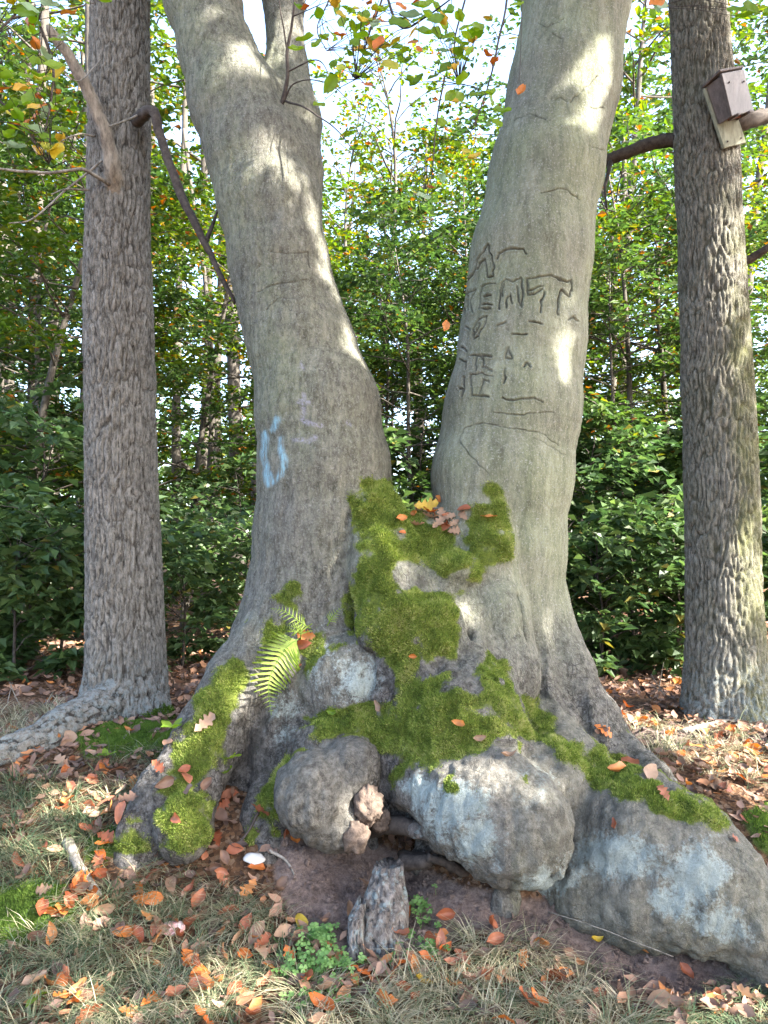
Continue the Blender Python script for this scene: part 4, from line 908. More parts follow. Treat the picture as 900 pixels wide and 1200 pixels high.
for s_, t_ in ((P(205, -150, 3.5), (-1.6, 3.5, 7.5)), (P(331, -150, 3.62), (-0.5, 3.9, 8)), (P(700, -150, 3.55), (1.5, 3.6, 7.8))):
    mb.tube(curve([s_-(np.array(t_)-s_)*0.05, s_*0.6+np.array(t_)*0.4, t_], 14), np.linspace(0.19 if s_[0] < -.7 or s_[0] > .5 else .09, 0.03, 14), 12, 0.5)
    limbs(mb, np.array(s_)*0.5+np.array(t_)*0.5, cl, 0.05, 402)
mb.build('upper_limb', M['far_bark'], BEECH)
for T_, top, r_, cc, sd_ in ((OAKL, OLtop, OLr, (-1.9, 3.8, 7.6), 411), (OAKR, ORtop, ORr, (1.9, 3.7, 7.4), 421)):
    V, F, A, cl = crown_cloud(np.array(cc), np.array([2.3, 2.3, 2.0]), 55, 80, 0.13, sd_)
    mk('crown', V, F, M['leaf_green'], T_, False, {'rnd': A}); mb = MB()
    mb.tube(curve([top-np.array([0, 0, .1]), top*0.5+np.array(cc)*0.5, np.array(cc)], 12), np.linspace(r_*0.95, 0.04, 12), 12, 0.5); limbs(mb, top*0.4+np.array(cc)*0.6, cl, 0.05, sd_+1); mb.build('upper_limb', M['far_bark'], T_)
# unseen leafy oak beside the path: crown placed and trimmed to shade the beech
SHADE_N = 480
nb_ = gpoint(5.6, 0.1); NB = thing('oak_tree', nb_, 'unseen leafy oak beside the path shading the old beech', 'tree')
V, F, A, cl = crown_cloud(np.array([4.9, 0.7, 6.1]), np.array([3.4, 3.4, 2.9]), SHADE_N, 75, 0.15, 431, ymax=1.6)
q = np.random.default_rng(435); SH = [(350, 380), (345, 430), (340, 480), (350, 520), (345, 560), (330, 600), (340, 650), (320, 700), (420, 540), (410, 480), (390, 420), (330, 330), (300, 260), (430, 640), (390, 600), (140, 620), (140, 520), (140, 420), (140, 720), (560, 520), (590, 460)]  # spots kept in shade by extra leaf clumps added along the sun line
Cs = np.concatenate([P(a, b, 3.15)+SUN_DIR*t+0.20*q.normal(size=(85, 3)) for a, b in SH for t in (5.0, 6.5, 8.0)]); kp = np.ones(len(Cs), bool)
for s_, rad in zip(FS, FR):
    w_ = Cs-s_; kp &= ~(np.linalg.norm(w_-(w_@SUN_DIR)[:, None]*SUN_DIR, axis=1) < rad+0.055)
Cs = Cs[kp]; n_ = len(Cs); V2, F2 = leafset(Cs, nrm(q.normal(size=(n_, 3))), nrm(np.array([0, 0, 1.0])+0.5*q.normal(size=(n_, 3))), 0.15*(0.65+0.6*q.random(n_)), 0.10*(0.65+0.6*q.random(n_)))
F = np.concatenate([F, F2+len(V)]); V = np.concatenate([V, V2]); A = np.concatenate([A, np.repeat(q.random(n_)*.9, 4)])
mk('crown', V, F, M['leaf_green'], NB, False, {'rnd': A}); mb = MB()
mb.tube(wobble(curve([nb_+[0, 0, -.2], nb_+[0, 0, 2.5], nb_+[-.3, .4, 5.5], nb_+[-.5, .5, 8]], 24), 0.03, 0.7, 432), np.linspace(0.24, 0.05, 24), 14, 0.5, rough=0.05); mb.build('trunk', M['far_bark'], NB)
mb = MB(); limbs(mb, nb_+np.array([-.2, .2, 4.0]), cl, 0.07, 433, 30); mb.build('limb', M['far_bark'], NB)
# ------------------------------------------------------------------ leaf shapes used near the camera (length along x, face up z)
def beech_leaf(seed, curl=0.25, fold=0.25, wave=0.05, rows=6):
    g = np.random.default_rng(seed); t = np.linspace(0, 1, rows+1); s = np.array([-1, -.5, 0, .5, 1]); w = 0.30*np.sin(np.pi*t**0.82)**0.75; w[0] = .008; w[-1] = .006
    Tm, S = np.meshgrid(t, s, indexing='ij'); Wm = w[:, None]*np.ones(5)
    z = fold*np.abs(S)*Wm*(0.6+0.8*g.random()) + curl*(Tm-.45)**2*1.3 + wave*np.sin(Tm*9+S*2+g.random()*6)*np.abs(S) + 0.35*curl*S*Wm*g.normal()
    x = Tm - curl*0.12*Tm**2; y = S*Wm*(1-0.35*abs(curl)) + 0.06*np.sin(Tm*3)*g.normal()
    V = np.stack([x-.5, y, z], -1).reshape(-1, 3); i = (np.arange(rows)[:, None]*5+np.arange(4)[None]).ravel()
    return V, np.stack([i, i+5, i+6, i+1], 1)
def oak_leaf(seed, curl=0.2, fold=0.15):
    g = np.random.default_rng(seed); rows = 16; t = np.linspace(0, 1, rows+1)
    lob = 0.5-0.5*np.cos(2*np.pi*4.0*np.clip((t-.06)/.94, 0, 1)); env = 0.10+0.24*np.sin(np.pi*t**1.25)**0.9
    w = env*(0.42+0.58*lob); w[t < 0.06] = 0.012; w[-1] = 0.03
    s = np.array([-1, 0, 1.0]); Tm, S = np.meshgrid(t, s, indexing='ij'); Wm = w[:, None]*np.ones(3)
    z = fold*np.abs(S)*Wm + curl*(Tm-.5)**2 + 0.04*np.sin(Tm*11+S+g.random()*6)*np.abs(S)
    V = np.stack([Tm-.5+0.03*np.abs(S)*(lob[:, None]), S*Wm, z], -1).reshape(-1, 3); i = (np.arange(rows)[:, None]*3+np.arange(2)[None]).ravel()
    return V, np.stack([i, i+3, i+4, i+1], 1)
FC = {'orange': [(0, (0.42, 0.105, 0.022)), (.5, (0.50, 0.16, 0.035)), (1, (0.50, 0.22, 0.08))], 'rust': [(0, (0.21, 0.060, 0.026)), (.5, (0.31, 0.098, 0.045)), (1, (0.37, 0.15, 0.085))],
      'brown': [(0, (0.115, 0.065, 0.045)), (1, (0.23, 0.135, 0.095))], 'tan': [(0, (0.24, 0.14, 0.085)), (1, (0.38, 0.245, 0.16))], 'yellow': [(0, (0.46, 0.34, 0.025)), (.6, (0.52, 0.30, 0.04)), (1, (0.34, 0.36, 0.05))]}
LM = {k: leaf_mat('fallen_'+k, v, 0.22, 0.5, True, 0.35) for k, v in FC.items()}
LM['green'] = leaf_mat('fresh_green_leaf', [(0, (0.11, 0.20, 0.025)), (1, (0.24, 0.33, 0.04))], 0.5, 0.45, True)
LM['pale'] = leaf_mat('pale_underside_leaf', [(0, (0.20, 0.30, 0.15)), (1, (0.34, 0.42, 0.26))], 0.45, 0.5, True)
LEAFM = {}
for k, mt in LM.items():
    for v in range(4):
        a = beech_leaf(500+v, [0.15, 0.5, 0.9, -0.35][v], [0.2, 0.5, 0.8, 0.3][v], [0.05, .07, .05, .04][v]); me = new_mesh('beech_leaf', a[0], a[1]); me.materials.append(mt); LEAFM[k, 'beech', v] = me
        a = oak_leaf(520+v, [0.15, 0.5, 0.8, -0.4][v], [0.2, 0.4, 0.5, 0.2][v]); me = new_mesh('oak_leaf', a[0], a[1]); me.materials.append(mt); LEAFM[k, 'oak', v] = me
WORD = {'orange': 'bright orange', 'rust': 'rusty red-brown', 'brown': 'dull dark brown', 'tan': 'pale tan', 'yellow': 'yellow', 'green': 'fresh green', 'pale': 'pale grey-green'}
NLEAF = [0]
def orient(n, g, tilt=0.35, yaw=None, dirv=None):
    n = nrm(np.asarray(n)+tilt*g.normal(size=3)); a = g.random()*6.283 if yaw is None else yaw
    d = np.array([math.cos(a), math.sin(a), 0]) if dirv is None else np.asarray(dirv); d = nrm(d-n*np.dot(d, n)); b = np.cross(n, d)
    return Matrix(((d[0], b[0], n[0]), (d[1], b[1], n[1]), (d[2], b[2], n[2])))
def put_leaf(p, n, col, kind, size, g, where, tilt=0.35, v=None, yaw=None, parent=None, lift=0.012, dirv=None):
    v = int(g.integers(0, 4)) if v is None else v
    o = bpy.data.objects.new('fallen_leaf' if parent is None else 'leaf', LEAFM[col, kind, v]); COL.objects.link(o)
    q = np.asarray(p)+np.asarray(n)*lift
    if parent is not None: q = q-ORG[parent.name]; o.parent = parent
    m = orient(n, g, tilt, yaw, dirv).to_4x4() @ Matrix.Diagonal((size, size, size, 1)); m.translation = Vector(q.tolist()); o.matrix_local = m
    if parent is None:
        tag(o, f'{WORD[col]} {kind} leaf lying {where}', 'leaf', f'{WORD[col]} {kind} leaves {where}'); NLEAF[0] += 1
    return o
g = np.random.default_rng(900)
CL = [(270, 985, 30, 42, 30, 'rust orange rust brown', 'in the pile beside the mossy root'), (110, 1055, 26, 16, 24, 'orange rust tan orange', 'around the fallen stick'), (95, 1172, 60, 18, 13, 'orange rust orange tan', 'in the grass at the foot of the bank'),
      (275, 1172, 45, 18, 15, 'tan orange rust orange', 'in the grass at the foot of the bank'), (205, 1105, 60, 28, 20, 'brown rust orange rust', 'on the grassy bank'), (330, 1105, 50, 36, 14, 'brown tan rust', 'below the bare soil'),
      (490, 1118, 34, 26, 13, 'orange rust rust orange', 'beside the weathered stump'), (570, 1165, 70, 24, 13, 'orange brown rust rust', 'on the grass below the burls'), (660, 1140, 60, 26, 6, 'rust brown orange', 'on the grass below the burls'),
      (45, 880, 45, 24, 14, 'tan brown rust orange', 'around the root of the grey oak'), (150, 905, 48, 24, 17, 'orange brown rust rust', 'on the slope below the grey oak'), (215, 865, 25, 14, 6, 'tan brown', 'on the slope below the grey oak'),
      (845, 895, 55, 26, 30, 'rust orange tan orange', 'between the big root and brown oak'), (760, 850, 45, 14, 14, 'rust orange brown', 'between the big root and brown oak'), (820, 1175, 55, 18, 8, 'rust tan', 'on the soil under the log-like root'),
      (40, 985, 40, 50, 12, 'brown rust orange', 'on the grassy bank'), (130, 955, 36, 26, 17, 'rust orange brown rust', 'on the slope below the grey oak'), (455, 925, 10, 26, 6, 'rust brown rust', 'in the gap between the two burls')]
for cx_, cy_, sx, sy, n_, cols, where in CL:
    cols = cols.split()
    for i in range(n_):
        a, b = cx_+sx*g.normal(), cy_+sy*g.normal()
        if not (-25 < a < 925 and 832 < b < 1215): continue
        p, n = hit(a, b); p = p+np.array([0, 0, .022 if b > 930 else .008])
        if p[1] > 4.8: continue
        if n[2] < 0.35: continue
        put_leaf(p, n, cols[int(g.integers(0, len(cols)))], 'oak' if g.random() < 0.18 else 'beech', 0.054+0.028*g.random(), g, where, 0.5)
ONE = [(540, 851, 'orange', 'beech', .055, 'on the mossy slope above the big burl'), (563, 865, 'tan', 'beech', .05, 'on the mossy slope above the big burl'), (594, 888, 'tan', 'beech', .06, 'on top of the big pale burl'), (723, 967, 'rust', 'beech', .04, 'stuck to the face of the log-like root'),
       (740, 897, 'rust', 'beech', .085, 'on the moss of the log-like root'), (762, 908, 'tan', 'beech', .085, 'on the moss of the log-like root'), (778, 932, 'rust', 'oak', .06, 'on the moss of the log-like root'), (803, 923, 'orange', 'beech', .05, 'on the moss of the log-like root'), (858, 985, 'rust', 'oak', .05, 'on the end of the log-like root'),
       (872, 960, 'rust', 'beech', .08, 'on the moss behind the log-like root'), (353, 1083, 'yellow', 'beech', .075, 'on the bare soil'), (446, 828, 'tan', 'beech', .05, 'on the grey bulge above the burls'), (392, 832, 'green', 'beech', .045, 'on the grey bulge above the burls'), (430, 1035, 'tan', 'oak', .095, 'on top of the weathered stump'), (340, 1131, 'orange', 'oak', .06, 'on the green clover'),
       (697, 1110, 'yellow', 'beech', .05, 'on the bare soil'), (612, 1136, 'orange', 'oak', .06, 'on the grass below the burls'), (45, 1180, 'green', 'beech', .08, 'in the grass at the foot of the bank'), (60, 1108, 'orange', 'beech', .08, 'on the edge of the moss carpet'), (180, 1183, 'orange', 'oak', .08, 'in the grass at the foot of the bank'), (520, 1122, 'tan', 'beech', .085, 'on the grass below the burls'), (375, 1193, 'orange', 'beech', .09, 'on the grass below the burls'),
       (425, 1150, 'orange', 'oak', .08, 'at the foot of the weathered stump'), (360, 1160, 'rust', 'beech', .075, 'beside the green clover'), (242, 850, 'tan', 'oak', .09, 'on the mossy root'), (176, 872, 'tan', 'oak', .10, 'on the slope below the grey oak'), (215, 903, 'rust', 'beech', .05, 'on the mossy root'), (362, 745, 'orange', 'oak', .08, 'beside the fern'), (356, 756, 'rust', 'beech', .07, 'beside the fern'), (470, 625, 'orange', 'beech', .03, 'on the mossy saddle between the trunks'), (486, 770, 'orange', 'beech', .035, 'on the moss below the saddle'), (355, 780, 'rust', 'beech', .03, 'beside the fern'),
       (840, 838, 'orange', 'oak', .12, 'at the foot of the brown oak'), (828, 842, 'yellow', 'oak', .11, 'at the foot of the brown oak'), (870, 842, 'yellow', 'oak', .11, 'at the foot of the brown oak'), (790, 862, 'orange', 'oak', .13, 'upright in the dead grass by the brown oak'), (700, 1182, 'rust', 'beech', .08, 'on the soil under the log-like root'), (545, 1175, 'brown', 'beech', .08, 'on the grass below the burls'), (495, 1165, 'yellow', 'beech', .07, 'on the grass below the burls')]
for a, b, c, k, s, where in ONE:
    p, n = hit(a, b); put_leaf(p+np.array([0, 0, .018 if b > 1100 else 0]), n, c, k, s, g, where, 0.25)
for i in range(20):
    a, b = 520+22*g.normal(), 614+9*g.normal(); p, n = hit(a, b)
    if p[1] > 3.4: continue
    put_leaf(p+np.array([0, 0, .01]), nrm(n+[0, -.2, .7]), ['rust', 'tan', 'orange', 'tan'][i % 4], 'oak' if i % 2 else 'beech', 0.05+.025*g.random(), g, 'in the hollow between the two trunks', 0.6)
for a, b in ((500, 592),): 
    p, n = hit(a, b+12); put_leaf(p+np.array([0, 0, .03]), (0, -.8, .6), 'yellow', 'oak', 0.10, g, 'in the hollow between the two trunks', 0.4)

# the rest of the litter, too many to count
def litter(n, fx, seed, s0):
    q = np.random.default_rng(seed); x, y = fx(q, n); z = gz(x, y); mb = []
    base, bf = beech_leaf(530, 0.5, 0.4, 0.06, 3); base = base.reshape(4, 5, 3)[:, [0, 2, 4]].reshape(-1, 3); bf = np.array([(0, 3, 4, 1), (1, 4, 5, 2), (3, 6, 7, 4), (4, 7, 8, 5), (6, 9, 10, 7), (7, 10, 11, 8)])
    a = q.random(n)*6.283; nn = nrm(np.array([0, -0.1, 1.0])+0.5*q.normal(size=(n, 3))); d = np.stack([np.cos(a), np.sin(a), a*0], 1); d = nrm(d-nn*(d*nn).sum(1)[:, None]); b = np.cross(nn, d); s = (s0*(0.6+0.6*q.random(n)))[:, None, None]
    k = (0.4+1.2*q.random((n, 1, 1)))
    V = np.stack([x, y, z+0.012+0.014*q.random(n)], 1)[:, None]+s*(base[None, :, 0:1]*d[:, None]+base[None, :, 1:2]*b[:, None]+k*base[None, :, 2:3]*nn[:, None])
    F = (bf[None]+(np.arange(n)*12)[:, None, None]).reshape(-1, 4); return V.reshape(-1, 3), F, np.repeat(q.random(n), 12)
LIT = leaf_mat('leaf_litter', [(0, (0.075, 0.05, 0.04)), (.3, (0.17, 0.105, 0.078)), (.6, (0.27, 0.155, 0.105)), (.8, (0.36, 0.23, 0.16)), (1, (0.48, 0.18, 0.05))], 0.15, 0.6)
def near(q, n):
    x = (q.random(n)-.5)*3.6; y = 1.75+q.random(n)*3.4; soil = np.zeros(n)
    p3 = np.stack([x, y, gz(x, y)], 1); a, b, _ = proj(p3); so = polymask(a, b, [(318, 985), (420, 985), (640, 1055), (905, 1120), (905, 1165), (800, 1175), (640, 1115), (480, 1130), (350, 1085)], 10); mo = polymask(a, b, [(-20, 1050), (95, 1045), (40, 1110), (-20, 1115)], 5)
    k = (fbm(p3*3.0, 2, 93)+0.25*q.normal(size=n) > -0.10) & (so < q.random(n)*0.9+.1) & (mo < .5); return x[k], y[k]
q_ = np.random.default_rng(94); x_, y_ = near(q_, 9000); V, F, A = litter(len(x_), lambda q, n: (x_, y_), 95, 0.058)
o = mk('leaf_litter', V, F, LIT, None, True, {'rnd': A}); tag(o, 'countless small brown dead leaves covering the bank', 'leaf litter', kind='stuff')
V, F, A = litter(12000, lambda q, n: ((q.random(n)-.5)*14, 4.4+q.random(n)**1.5*11), 96, 0.085)
o = mk('forest_leaf_litter', V, F, LIT, None, True, {'rnd': A}); tag(o, 'brown dead leaves on the floor of the wood behind', 'leaf litter', kind='stuff')

# ------------------------------------------------------------------ grass
def grass(clumps, seed, per=24):
    q = np.random.default_rng(seed); Vs, Fs, As = [], [], []; n0 = 0
    for (x, y, L, green) in clumps:
        n = int(per*(0.6+0.8*q.random())); z = float(gz(np.array([x]), np.array([y]))[0]); lean = q.random()*6.283
        a = q.random(n)*6.283; rr = 0.03*np.sqrt(q.random(n)); b = np.stack([x+np.cos(a)*rr, y+np.sin(a)*rr, np.full(n, z-.005)], 1)
        d = np.stack([np.cos(a)*.6+.6*math.cos(lean), np.sin(a)*.6+.6*math.sin(lean)-.25, q.normal(size=n)*.05], 1); d = nrm(d); l = L*(0.5+0.8*q.random(n)); bend = 0.45+0.75*q.random(n)
        t = np.array([0, .3, .65, 1.0]); s = np.cross(d, [0, 0, 1.0]); s = nrm(s)*(0.0011+0.0009*q.random(n))[:, None]
        c = b[:, None]+d[:, None]*(l*bend)[:, None, None]*(t**1.5)[None, :, None]; c[:, :, 2] += (l*0.75)[:, None]*(t-0.62*t**2.3*bend[:, None])
        c[:, :, :2] += (0.02*l[:, None]*np.sin(t*5)[None])[:, :, None]*q.normal(size=(n, 1, 2))
        w = np.array([1, .9, .6, .12])[None, :, None]; V = np.stack([c-s[:, None]*w, c+s[:, None]*w], 2).reshape(-1, 3)
        i = (np.arange(n)[:, None]*8+np.array([0, 2, 4])[None]).ravel()+n0; Vs.append(V); Fs.append(np.stack([i, i+1, i+3, i+2], 1)); As.append(np.repeat(np.clip(green+0.22*q.normal(size=n), 0, 1), 8)); n0 += len(V)
    return np.concatenate(Vs), np.concatenate(Fs), np.concatenate(As)
q = np.random.default_rng(97); cl = []
for poly, n_, L, gr in (([(-30, 930), (70, 900), (130, 1000), (90, 1040), (-30, 1045)], 110, .12, .38), ([(95, 1060), (200, 1000), (260, 1060), (330, 1090), (330, 1150), (240, 1215), (-30, 1215), (-30, 1110)], 220, .115, .48), ([(330, 1150), (430, 1165), (560, 1085), (700, 1140), (760, 1215), (300, 1215)], 130, .13, .68), ([(250, 1030), (330, 1060), (340, 1100), (250, 1090)], 30, .09, .6),
        ([(760, 1180), (905, 1150), (905, 1215), (760, 1215)], 60, .06, .35), ([(690, 850), (905, 845), (905, 930), (780, 900)], 70, .10, .68), ([(-30, 830), (80, 830), (60, 870), (-30, 900)], 60, .12, .75), ([(110, 880), (200, 880), (180, 960), (110, 960)], 40, .10, .5)):
    pl = np.array(poly); k = 0
    while k < n_:
        a = pl[:, 0].min()+q.random()*np.ptp(pl[:, 0]); b = pl[:, 1].min()+q.random()*np.ptp(pl[:, 1])
        if polymask(np.array([a]), np.array([b]), poly, 1)[0] < .5: continue
        k += 1; d = pdir(a, b)
        # meet the ground by a short march
        Yv = np.linspace(1.7, 5, 400); zz = CAMZ+d[2]/d[1]*Yv; xx = d[0]/d[1]*Yv; bel = zz < gz(xx, Yv)
        if not bel.any(): continue
        j = int(np.argmax(bel)); cl.append((xx[j], Yv[j], L*(.7+.6*q.random()), gr+.15*q.normal()))
V, F, A = grass(cl, 98); o = mk('grass', V, F, M['grass'], None, True, {'rnd': A}); tag(o, 'drooping green and straw-coloured grass tufts on the bank', 'grass', kind='stuff')
# short green tufts at the foot of the beech's right side
cl = [(P(680+30*q.normal(), 650, 3.0)[0], 2.98+.06*q.normal(), .07, .2) for _ in range(50)]
V, F, A = grass(cl, 99, 18); o = mk('short_grass', V, F, M['grass'], None, True, {'rnd': A}); tag(o, 'short green grass at the foot of the carved trunk', 'grass', kind='stuff')
# dry upright stalks and bare twigs in front of the shrubs
for i, (a, b0, b1, Y, lean, w) in enumerate([(711, 882, 815, 2.95, 0, .0022), (700, 880, 838, 2.97, 2, .0018), (785, 830, 790, 4.2, -22, .003), (800, 838, 800, 4.1, -40, .003), (770, 822, 775, 4.3, 8, .003), (25, 852, 800, 4.0, -14, .003), (50, 850, 812, 4.0, 12, .003), (216, 838, 815, 4.3, -6, .003), (8, 838, 800, 4.2, 6, .003)]):
    p0 = P(a, b0, Y); p0[2] = gz(np.array([p0[0]]), np.array([p0[1]]))[0]-.01; mb = MB(); p1 = P(a+lean, b1, Y); mb.tube(wobble(curve([p0, (p0+p1)/2, p1], 12), .006, 9, 700+i), np.linspace(w, w*.5, 12), 5, .5)
    o = mb.build('dry_stalk', M['dead_wood'], None, origin=p0); tag(o, 'thin pale dry stalk standing in the leaf litter', 'stalk', 'dry stalks in the leaf litter')

# ------------------------------------------------------------------ fern growing from the bark
FM = leaf_mat('fern_green', [(0, (0.13, 0.22, 0.035)), (1, (0.30, 0.38, 0.085))], 0.5, 0.5)
def pinna():
    n = 9; t = np.linspace(0, 1, n); w = 0.095*(1-t)**0.7*(0.65+0.35*np.abs(np.cos(t*np.pi*6)))+.004; V = []
    for i in range(n): V += [(t[i], -w[i], .05*t[i]), (t[i], 0, -.02-.1*t[i]**2), (t[i], w[i], .05*t[i])]
    i = (np.arange(n-1)[:, None]*3+np.arange(2)[None]).ravel(); return new_mesh('pinna', V, np.stack([i, i+3, i+4, i+1], 1), True, {'rnd': np.repeat(1-t*.2, 3)})
PIN = [pinna()]; PIN[0].materials.append(FM)
fb, fn = hit(352, 748); FERN = thing('fern', fb, 'small fern with yellow-green fronds growing from the beech bark', 'fern')
def frond(pts, wid, npair, nrmv):
    c = curve(pts, npair+4); mb = MB(); mb.tube(c, np.linspace(.0028, .0009, len(c)), 5, .3); f = mb.build('frond', M['dead_wood'], FERN); f.data.materials[0] = FM
    ORG[f.name] = ORG[FERN.name]
    for i in range(3, npair+3):
        t = i/(npair+3); tg = nrm(c[i+1 if i+1 < len(c) else i]-c[i-1]); side = nrm(np.cross(tg, nrmv)); l = wid*(np.sin(np.pi*(0.12+0.88*t)**0.75)+.06)*(0.85+0.3*g.random())
        for s in (-1, 1):
            d = nrm(side*s+tg*0.45); n = nrm(nrmv+.15*g.normal(size=3)); n = nrm(n-d*np.dot(n, d)); b = np.cross(n, d)
            m = Matrix(((d[0]*l, b[0]*l, n[0]*l), (d[1]*l, b[1]*l, n[1]*l), (d[2]*l, b[2]*l, n[2]*l))).to_4x4(); m.translation = Vector((c[i]-ORG[FERN.name]).tolist())
            o = bpy.data.objects.new('pinna', PIN[0]); COL.objects.link(o); o.parent = f; o.matrix_local = m
def onto(a, b, off): p, n = hit(a, b); return p+n*off
frond([onto(352, 748, .01), onto(340, 765, .055), onto(328, 795, .075), P(318, 838, 2.76)], .085, 19, nrm(np.array([.15, -.85, .55])))
frond([onto(366, 738, .01), onto(355, 727, .05), onto(342, 718, .07), onto(326, 714, .065)], .038, 11, nrm(np.array([0, -.75, .6])))
frond([onto(383, 735, .01), onto(389, 725, .03), onto(396, 712, .045)], .028, 8, nrm(np.array([-.3, -.8, .4])))
frond([onto(352, 750, .01), onto(350, 742, .05), onto(344, 738, .08)], .045, 8, nrm(np.array([0, -.75, .6])))

# ------------------------------------------------------------------ clover and seedlings
CLM = leaf_mat('clover_green', [(0, (0.11, 0.22, 0.06)), (1, (0.24, 0.40, 0.13))], 0.45, 0.5)
def herb(spots, n, lo, label, cat, name, h, seed):
    q = np.random.default_rng(seed); base, _ = hit(*lo); T = thing(name, base, label, cat); st = MB(); lv = MB()
    for i in range(n):
        a, b, sx, sy = spots[int(q.integers(0, len(spots)))]; p, nn = hit(a+sx*q.normal(), b+sy*q.normal())
        top = p+np.array([.012*q.normal(), -.012, h*(.35+.8*q.random())]); st.tube([p-[0, 0, .005], (p+top)/2+.004*q.normal(size=3), top], [.0009, .0008, .0006], 4, .5, caps=False); r = .0075+.005*q.random(); up = nrm(np.array([0, -.3, 1.])+.35*q.normal(size=3)); e1 = nrm(np.cross(up, q.normal(size=3))); e2 = np.cross(up, e1); rn = q.random()
        for k in range(3):
            a0 = k*2.094; d = e1*math.cos(a0)+e2*math.sin(a0); s = np.cross(up, d); V = [top, top+d*r*.6+s*r*.6+up*.001, top+d*r*1.15+s*r*.42, top+d*r*1.0, top+d*r*1.15-s*r*.42, top+d*r*.6-s*r*.6+up*.001]
            lv.add(V, [(0, 5, 4, 3), (0, 3, 2, 1)], None, rn)
    o = st.build('stem', CLM, T); o['kind'] = 'stuff'; o = lv.build('leaflet', CLM, T, False); o['kind'] = 'stuff'
herb([(365, 1128, 18, 13), (395, 1140, 14, 10), (350, 1148, 12, 8), (375, 1105, 8, 6)], 190, (365, 1135), 'bright green clover patch in front of the weathered stump', 'clover', 'clover', .045, 601)
herb([(475, 1112, 9, 9), (500, 1085, 9, 12), (490, 1070, 6, 6), (505, 1125, 6, 6)], 60, (480, 1112), 'sparse green clover sprigs beside the weathered stump', 'clover', 'clover', .04, 602)
herb([(380, 1175, 14, 8), (355, 1175, 10, 8)], 30, (375, 1180), 'thin clover sprigs in the grass below the bigger clover patch', 'clover', 'clover', .03, 603)
for i, (a, b, n_, s, lab) in enumerate([(268, 905, 5, .05, 'small green seedling beside the mossy root'), (202, 868, 4, .055, 'small green seedling on the slope below the grey oak'), (125, 900, 3, .045, 'tiny green seedling among the dead leaves'), (262, 922, 3, .045, 'tiny pale seedling in the leaf pile')]):
    p, n = hit(a, b); T = thing('seedling', p, lab, 'seedling'); mb = MB(); top = p+np.array([0, -.01, .06]); mb.tube([p-[0, 0, .01], (p+top)/2+[.004, 0, 0], top], [.0016, .0014, .001], 5); mb.build('stem', M['twig'], T)
    for k in range(n_): a0 = k*6.28/n_+i; put_leaf(top+np.array([math.cos(a0), math.sin(a0), -.1])*s*.5, nrm(np.array([-.3*math.cos(a0), -.3*math.sin(a0)-.3, 1])), 'green', 'beech', s, g, '', .15, 0, None, T, 0, (math.cos(a0), math.sin(a0), 0))

# ------------------------------------------------------------------ weathered stump, sticks, rotten wood, mushrooms
def mat_stump():
    m, nt, b = mat_new('weathered_stump'); n = N(nt); pv = n.pos((1, 1, .2)); p = n.pos()
    col = n.ramp(n.noise(pv, 60, 6, .7), [(.38, (.030, .025, .023)), (.5, (.105, .09, .08)), (.64, (.19, .17, .155))]); lf = n.ramp(n.noise(p, 32, 6, .7), [(.52, (0.,)), (.60, (.6,))]); col = n.mix(lf, col, (.20, .255, .255)); n.link(col, b.inputs['Base Color']); b.inputs['Roughness'].default_value = .9
    nb = n.bump(n.noise(pv, 70, 6, .7), .9, .012); n.link(nb, b.inputs['Normal']); return m
M['stump'] = mat_stump()
sb = ghit(440, 1142)[0]; STUMP = thing('dead_stump', sb, 'upright grey weathered root stump with lichen under the burls', 'stump')
def slab(name, rows, seed, jag):
    """rows: (px, py, Y, half width px, half depth px)"""
    r = np.array(rows, dtype=float); nr = 70; k = np.linspace(0, len(r)-1, nr); col = [np.interp(k, np.arange(len(r)), r[:, c]) for c in range(5)]; nth = 56; th = np.linspace(0, 2*np.pi, nth, endpoint=False); V = []
    for i in range(nr):
        c = P(col[0][i], col[1][i], col[2][i]); q = np.stack([np.cos(th)*2.6, np.sin(th)*2.6, np.full(nth, i*.035)], 1); gr = np.abs(fbm(q*1.6, 3, seed)); f = 1+.16*fbm(q, 2, seed+3)-.55*sstep(.14, 0, gr)*.55+.05*fbm(q*5, 2, seed+5); a, d = W(col[3][i], col[2][i]), W(col[4][i], col[2][i])
        V.append(c+np.stack([np.cos(th)*a*f, np.sin(th)*d*f, np.zeros(nth)], 1))
    V = np.array(V); V[-14:, :, 2] += (jag*np.maximum(fbm(np.stack([np.cos(th)*3, np.sin(th)*3, th*0], 1), 3, seed+7), -.3))[None]*np.linspace(0, 1, 14)[:, None]; cap = V[-1].mean(0)-[0, 0, .03]
    V = np.concatenate([V.reshape(-1, 3), cap[None]]); i0 = (np.arange(nr-1)[:, None]*nth+np.arange(nth)[None]).ravel(); i1 = (np.arange(nr-1)[:, None]*nth+((np.arange(nth)+1) % nth)[None]).ravel(); kk = np.arange(nth)
    return mk(name, V, [np.stack([i0, i1, i1+nth, i0+nth], 1), np.stack([np.full(nth, nr*nth), (nr-1)*nth+kk, (nr-1)*nth+(kk+1) % nth], 1)], M['stump'], STUMP)
slab('stump_body', [(446, 1165, 2.40, 26, 24), (446, 1140, 2.42, 26, 24), (448, 1100, 2.44, 28, 22), (450, 1065, 2.47, 27, 20), (452, 1040, 2.50, 21, 18), (456, 1012, 2.54, 16, 13)], 611, .008)
slab('split_slab', [(420, 1150, 2.38, 9, 14), (417, 1110, 2.38, 10, 15), (417, 1075, 2.40, 9, 14), (424, 1055, 2.43, 5, 10)], 621, .012)
